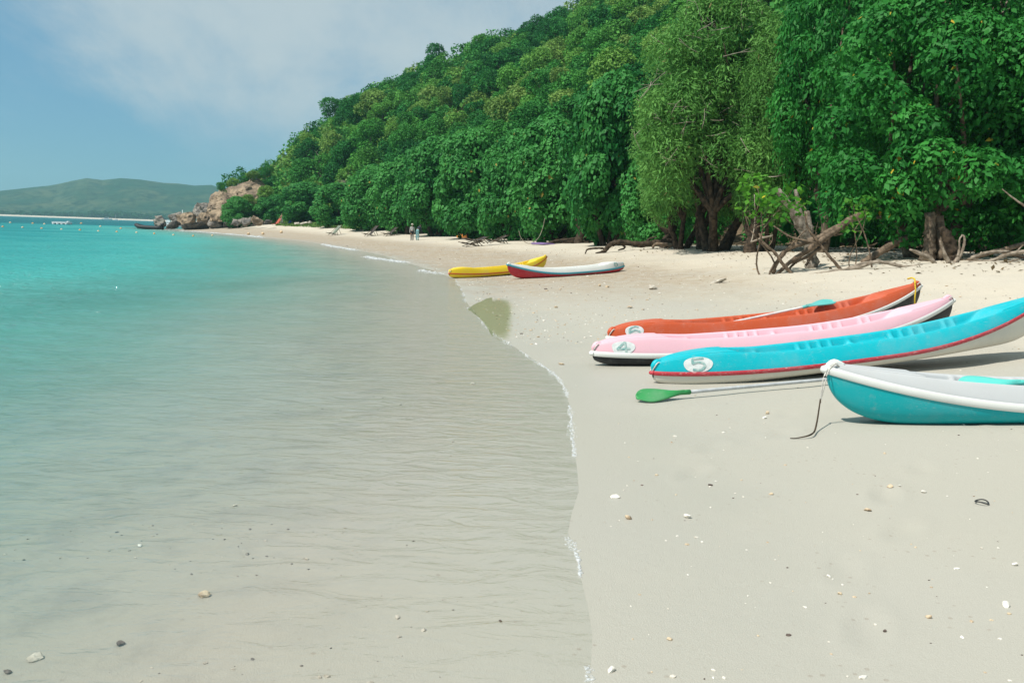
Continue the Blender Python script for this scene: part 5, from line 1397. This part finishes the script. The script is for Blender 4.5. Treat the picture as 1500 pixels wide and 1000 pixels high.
# ------------------------------------------------------------------ shells and stones
def small(name, px, py, w, h, mat, label, cat, seed, grp, z=0.3):
    p = hit(px, py); s = p.y / F_PX
    return rock(name, p + Vector((0, 0, h * s * .25)), (w * s / 2, w * s / 2 * .8, h * s / 2), mat, label, cat, grp, seed, 2)
gs, gk = 'shells on the sand', 'stones on the sand'
small('stone', 1050, 414, 30, 8, M['stone'], 'long flat grey stone on the sand above the orange kayak', 'stone', 1, gk)
small('stone', 956, 424, 22, 9, M['stone'], 'half buried grey stone left of the long flat stone', 'stone', 2, gk)
small('stone', 878, 419.5, 6, 7, M['shell_tan'], 'yellowish round stone, left of a pair below the white kayak', 'stone', 3, gk)
small('stone', 890, 421, 8, 5, M['shell_tan'], 'yellowish flat stone, right of a pair below the white kayak', 'stone', 4, gk)
small('stone', 922, 450, 12, 3, M['shell_tan'], 'small tan stone above the stern of the orange kayak', 'stone', 5, gk)
small('shell', 921, 760, 15, 8, M['shell_tan'], 'tan shell left of the two lying below the green paddle', 'shell', 6, gs)
small('shell', 1007, 758, 15, 8, M['shell'], 'white shell right of the tan one below the green paddle', 'shell', 7, gs)
small('shell', 900, 728, 20, 6, M['shell'], 'flat white shell by the water edge with a brown hollow beside it', 'shell', 8, gs)
small('shell', 1271, 748, 17, 7, M['shell_tan'], 'brown topped shell in the open sand', 'shell', 9, gs)
small('shell', 1303, 713, 14, 6, M['shell_tan'], 'pale shell, left of a pair above the brown topped shell', 'shell', 10, gs)
small('shell', 1318, 712, 8, 4, M['shell'], 'small shell, right of a pair above the brown topped shell', 'shell', 11, gs)
small('shell', 1353, 721, 12, 5, M['shell'], 'single pale shell left of the dark ring', 'shell', 12, gs)
small('shell', 1474, 888, 21, 10, M['shell'], 'large white shell near the lower right corner', 'shell', 13, gs)
small('shell', 1487, 828, 12, 7, M['shell'], 'bright white shell at the right edge', 'shell', 14, gs)
small('shell', 1360, 905, 12, 8, M['shell_tan'], 'round tan shell left of the large white shell', 'shell', 15, gs)
small('stone', 1296, 925, 8, 5, M['pebble_dark'], 'small dark brown pebble low in the open sand', 'stone', 16, gk)
small('shell', 896, 982, 19, 10, M['shell'], 'cream shell at the bottom of the picture by the foam', 'shell', 17, gs)
small('shell', 980, 937, 12, 6, M['shell_tan'], 'tan shell above the cream shell at the bottom', 'shell', 18, gs)
small('shell', 1213, 845, 9, 6, M['shell'], 'small cream shell in the middle of the bare sand', 'shell', 19, gs)
small('shell', 1230, 870, 10, 5, M['shell_tan'], 'small tan shell just below the small cream shell', 'shell', 20, gs)
small('shell', 1124, 606, 11, 7, M['shell_tan'], 'tan shell just below the grey paddle shaft', 'shell', 21, gs)
small('shell', 1120, 613, 8, 5, M['shell'], 'pale shell below the tan one by the paddle shaft', 'shell', 22, gs)
small('shell', 960, 554, 8, 5, M['shell_tan'], 'little tan shell under the stern of the turquoise kayak', 'shell', 23, gs)
small('shell', 1130, 724, 9, 5, M['shell_tan'], 'orange tan shell alone on the bare sand', 'shell', 24, gs)
small('shell', 1040, 711, 10, 4, M['pebble_dark'], 'dark twiggy shell above the white shell', 'shell', 25, gs)
small('shell', 822, 534, 12, 4, M['shell_tan'], 'flat tan shell on the damp sand left of the pink kayak', 'shell', 26, gs)
small('stone', 300, 873, 30, 12, M['shell_tan'], 'yellowish stone under the shallow water at lower left', 'stone', 27, gk)
small('stone', 50, 966, 34, 9, M['stone'], 'long stone under water in the lower left corner', 'stone', 28, gk)
small('stone', 177, 944, 18, 9, M['pebble_dark'], 'dark grey stone under water above the long stone', 'stone', 29, gk)
small('stone', 10, 986, 16, 9, M['pebble_dark'], 'dark stone at the extreme lower left corner', 'stone', 30, gk)
small('shell', 693, 563, 11, 5, M['shell'], 'white shell lying in the water film in mid picture', 'shell', 31, gs)
small('stone', 733, 910, 8, 4, M['pebble_dark'], 'tiny dark pebble in the thin water film', 'stone', 32, gk)
small('shell', 205, 800, 12, 5, M['shell'], 'pale shell under the shallow water', 'shell', 33, gs)
small('shell', 344, 741, 10, 4, M['shell'], 'pale shell in the shallows farther out', 'shell', 34, gs)
p = hit(1438, 738); s = p.y / F_PX
b = MB(); a = np.linspace(0, 2 * math.pi, 17)
b.tube(np.stack([np.cos(a) * 9 * s, np.sin(a) * 10 * s, np.full(17, .012) + .004 * np.sin(2 * a)], -1), [.0035] * 17, 6, 2)
o = b.build('rubber_ring', M['rubber']); o.location = p; tag(o, 'small dark oval ring lying on the sand', 'ring')

def scatter(name, n, region, size, mat, label, cat, dens=None, flat=.55, seed=1, sub=1):
    gg = np.random.default_rng(seed)
    Pn = region(gg, n)
    Pz = beach_z(Pn[:, 0], Pn[:, 1])
    v0, f0 = ico(sub)
    Vs, Fs = [], []
    for k in range(len(Pn)):
        s = size * gg.lognormal(0, .45) * (1 + Pn[k, 1] * .02)
        v = v0 * (1 + gg.normal(0, .16, (len(v0), 1))) * np.array([1, gg.uniform(.5, .9), flat * gg.uniform(.5, 1)]) * s
        a_ = gg.uniform(0, 6.28); ca, sa = math.cos(a_), math.sin(a_)
        v = v @ np.array([[ca, sa, 0], [-sa, ca, 0], [0, 0, 1]]) + np.array([Pn[k, 0], Pn[k, 1], Pz[k] + s * .1])
        Vs.append(v); Fs.append(f0 + k * len(v0))
    tag(link(name, mesh_np(name, np.concatenate(Vs), np.concatenate(Fs), mat, False)), label, cat, kind='stuff')
def near_sand(gg, n):
    Y_ = np.exp(gg.uniform(math.log(2.4), math.log(16), n)); X_ = gg.uniform(0.2, 9, n) * np.clip(Y_ / 8, .45, 1.3)
    d_ = shore_d(X_, Y_); k = (d_ > .1); return np.column_stack([X_, Y_])[k]
def far_sand(gg, n):
    Y_ = np.exp(gg.uniform(math.log(11), math.log(75), n)); X_ = np.interp(Y_, SHORE[4:34, 1], SHORE[4:34, 0]) + gg.random(n) ** 1.3 * 9 + .2
    return np.column_stack([X_, Y_])
def shallows(gg, n):
    Y_ = np.exp(gg.uniform(math.log(2.2), math.log(9), n)); X_ = -gg.random(n) ** .7 * Y_ * .62 - .1
    k = vnoise(X_ * 1.1 + 4, Y_ * 1.3) > .52; return np.column_stack([X_, Y_])[k]
scatter('shell_grit', 340, near_sand, .0055, M['shell'], 'tiny bleached shell fragments strewn over the near sand', 'shell grit', seed=2)
scatter('dark_grit', 140, near_sand, .0045, M['pebble_dark'], 'tiny dark specks strewn over the near sand', 'grit', seed=3)
scatter('tan_grit', 320, near_sand, .0055, M['shell_tan'], 'tiny tan fragments strewn over the near sand', 'grit', seed=4)
scatter('shingle', 3000, far_sand, .008, M['shell_tan'], 'coarse tan shingle along the far tide line', 'shingle', seed=5)
scatter('pale_shingle', 1800, far_sand, .008, M['shell'], 'coarse pale coral bits along the far tide line', 'shingle', seed=6)
scatter('dark_shingle', 700, far_sand, .007, M['pebble_dark'], 'dark bits along the far tide line', 'shingle', seed=7)
scatter('sunken_pebbles', 420, shallows, .0045, M['rock'], 'dark pebbles scattered under the shallow water', 'pebbles', seed=8)
scatter('sunken_shells', 420, shallows, .005, M['stone'], 'pale pebbles scattered under the shallow water', 'pebbles', seed=9)

# ------------------------------------------------------------------ foam
mt, nt, bs, out = new_mat('foam'); bs.inputs['Base Color'].default_value = (0.80, 0.82, 0.82, 1); bs.inputs['Roughness'].default_value = 0.35
tr = N(nt, 'ShaderNodeBsdfTransparent'); mx = N(nt, 'ShaderNodeMixShader'); nt.links.new(maprange(nt, noise(nt, 30, 3), .3, .7, .10, .55), mx.inputs[0])
nt.links.new(tr.outputs[0], mx.inputs[1]); nt.links.new(bs.outputs[0], mx.inputs[2]); nt.links.new(mx.outputs[0], out.inputs['Surface']); M['foam'] = mt
def foam_line(name, pts, n, wid, size, label, seed, flat=.5, lift=0.0, clump=.5):
    gg = np.random.default_rng(seed)
    P = catmull(np.array(pts, float), 8); seg = np.r_[0, np.cumsum(np.linalg.norm(np.diff(P, axis=0), axis=1))]
    t_ = gg.random(n) * seg[-1]
    kk = vnoise(t_ * 2.4 + seed * 7.7, t_ * 0 + seed) > clump; t_ = t_[kk]
    x = np.interp(t_, seg, P[:, 0]); y = np.interp(t_, seg, P[:, 1])
    w = wid * (vnoise(t_ * 4 + seed, t_ * 0 + 3) * 1.5)
    x = x + (gg.normal(0, .35, len(t_)) - .25) * w; y = y + gg.normal(0, .35, len(t_)) * w
    z = np.maximum(beach_z(x, y), 0.0) + lift
    v0, f0 = ico(1); Vs, Fs = [], []
    for k in range(len(x)):
        s = size * gg.lognormal(0, .5)
        Vs.append(v0 * np.array([1, 1, flat]) * s + np.array([x[k], y[k], z[k]])); Fs.append(f0 + k * len(v0))
    tag(link(name, mesh_np(name, np.concatenate(Vs), np.concatenate(Fs), M['foam'], True)), label, 'foam', kind='stuff')
SW = SHORE[4:]
foam_line('swash_foam', SW[:16] + np.array([0.0, 0]), 3600, .03, .0036, 'thin bubbly foam along the near water edge', 2, clump=.40)
foam_line('swash_foam', SW[14:23], 1500, .06, .006, 'broken foam line beside the wet patch', 3, clump=.45)
foam_line('wave_foam', [(-6.9, 43), (-6.0, 40.5), (-5.0, 38.6), (-4.4, 37.2)], 1200, .4, .03, 'white foam of the little wave breaking left of the yellow kayak', 4, clump=.2)
foam_line('wave_foam', [(-14.5, 69), (-12.5, 63), (-10.6, 57.5), (-9.3, 53.8)], 1200, .4, .035, 'white foam strip on the far water edge', 5, clump=.35)
foam_line('wave_foam', [(-46, 127), (-41.5, 121.5), (-35, 110.5), (-30, 102), (-25, 91)], 1600, .7, .06, 'white foam at the water edge near the headland', 6, clump=.42)
foam_line('wave_foam', [(-3.2, 31), (-2.7, 29.6), (-2.2, 28.4)], 400, .3, .016, 'small patch of foam beside the yellow kayak', 7, clump=.3)

# ------------------------------------------------------------------ wet mirror patch
pud = [(684, 452), (692, 447), (700, 443), (706, 441), (714, 437), (722, 436.5), (732, 435), (748, 438), (759, 447), (762, 462), (758, 478), (756, 494), (746, 506), (732, 505), (724, 496), (718, 487), (713, 478), (706, 469), (699, 462), (692, 457)]
pz = 0.012
E_ = np.array([ground0(q[0], q[1], pz) for q in pud]); cc = E_.mean(0)
E_ = catmull(np.vstack([E_, E_[:1]]), 4)[:-1]
rg = [np.column_stack([cc + (E_ - cc) * k, np.zeros(len(E_))]) for k in (0.02, .25, .45, .7, 1.0)]
V = np.concatenate(rg); bzz = beach_z(V[:, 0], V[:, 1]); V[:, 2] = np.maximum(bzz, 0) + .006
mt, nt, bs, out = new_mat('wet_mirror'); 
gl = N(nt, 'ShaderNodeBsdfGlossy'); gl.inputs['Roughness'].default_value = .10
fr = N(nt, 'ShaderNodeFresnel'); fr.inputs['IOR'].default_value = 1.33; tr = N(nt, 'ShaderNodeBsdfTransparent'); tr.inputs['Color'].default_value = (.92, .93, .80, 1)
bp = N(nt, 'ShaderNodeBump', i_Strength=.05, i_Distance=.02); nt.links.new(noise(nt, 8, 3), bp.inputs['Height']); nt.links.new(bp.outputs[0], gl.inputs['Normal'])
mx = N(nt, 'ShaderNodeMixShader'); nt.links.new(mathn(nt, 'MINIMUM', fr.outputs[0], 0.38), mx.inputs[0]); nt.links.new(tr.outputs[0], mx.inputs[1]); nt.links.new(gl.outputs[0], mx.inputs[2]); ca = N(nt, 'ShaderNodeAttribute', attribute_name='cover'); t2 = N(nt, 'ShaderNodeBsdfTransparent'); m2 = N(nt, 'ShaderNodeMixShader')
nt.links.new(maprange(nt, mathn(nt, 'ADD', ca.outputs['Fac'], mathn(nt, 'MULTIPLY', mathn(nt, 'SUBTRACT', noise(nt, 6, 5, .7), .5), .5)), .15, .75), m2.inputs[0])
nt.links.new(t2.outputs[0], m2.inputs[1]); nt.links.new(mx.outputs[0], m2.inputs[2]); nt.links.new(m2.outputs[0], out.inputs['Surface'])
cov = np.repeat([1, 1, .95, .6, 0.0], len(E_)); _pp = np.array([project((v[0], v[1], v[2])) for v in V])
cov = np.maximum(cov * sstep(764, 738, _pp[:, 0]), (_pp[:, 0] < 722) * sstep(740, 715, _pp[:, 0]))
pd_ = link('puddle', mesh_np('puddle', V, grid_faces(5, len(E_), True), mt, True, {'cover': cov})); tag(pd_, 'still olive puddle mirroring the trees at the water edge', kind='structure')

# ------------------------------------------------------------------ haze
mt = bpy.data.materials.new('haze'); mt.use_nodes = True; nt = mt.node_tree; nt.nodes.clear()
out = nt.nodes.new('ShaderNodeOutputMaterial'); pv = nt.nodes.new('ShaderNodeVolumePrincipled')
pv.inputs['Color'].default_value = (0.50, 0.90, 1.0, 1); pv.inputs['Density'].default_value = 0.00026; pv.inputs['Anisotropy'].default_value = 0.2
nt.links.new(pv.outputs[0], out.inputs['Volume'])
b = MB(); b.box((-200, 900, 42), (4400, 2400, 110)); hz = b.build('haze', mt, None, False); tag(hz, 'thin pale blue sea haze over the whole bay', kind='stuff')
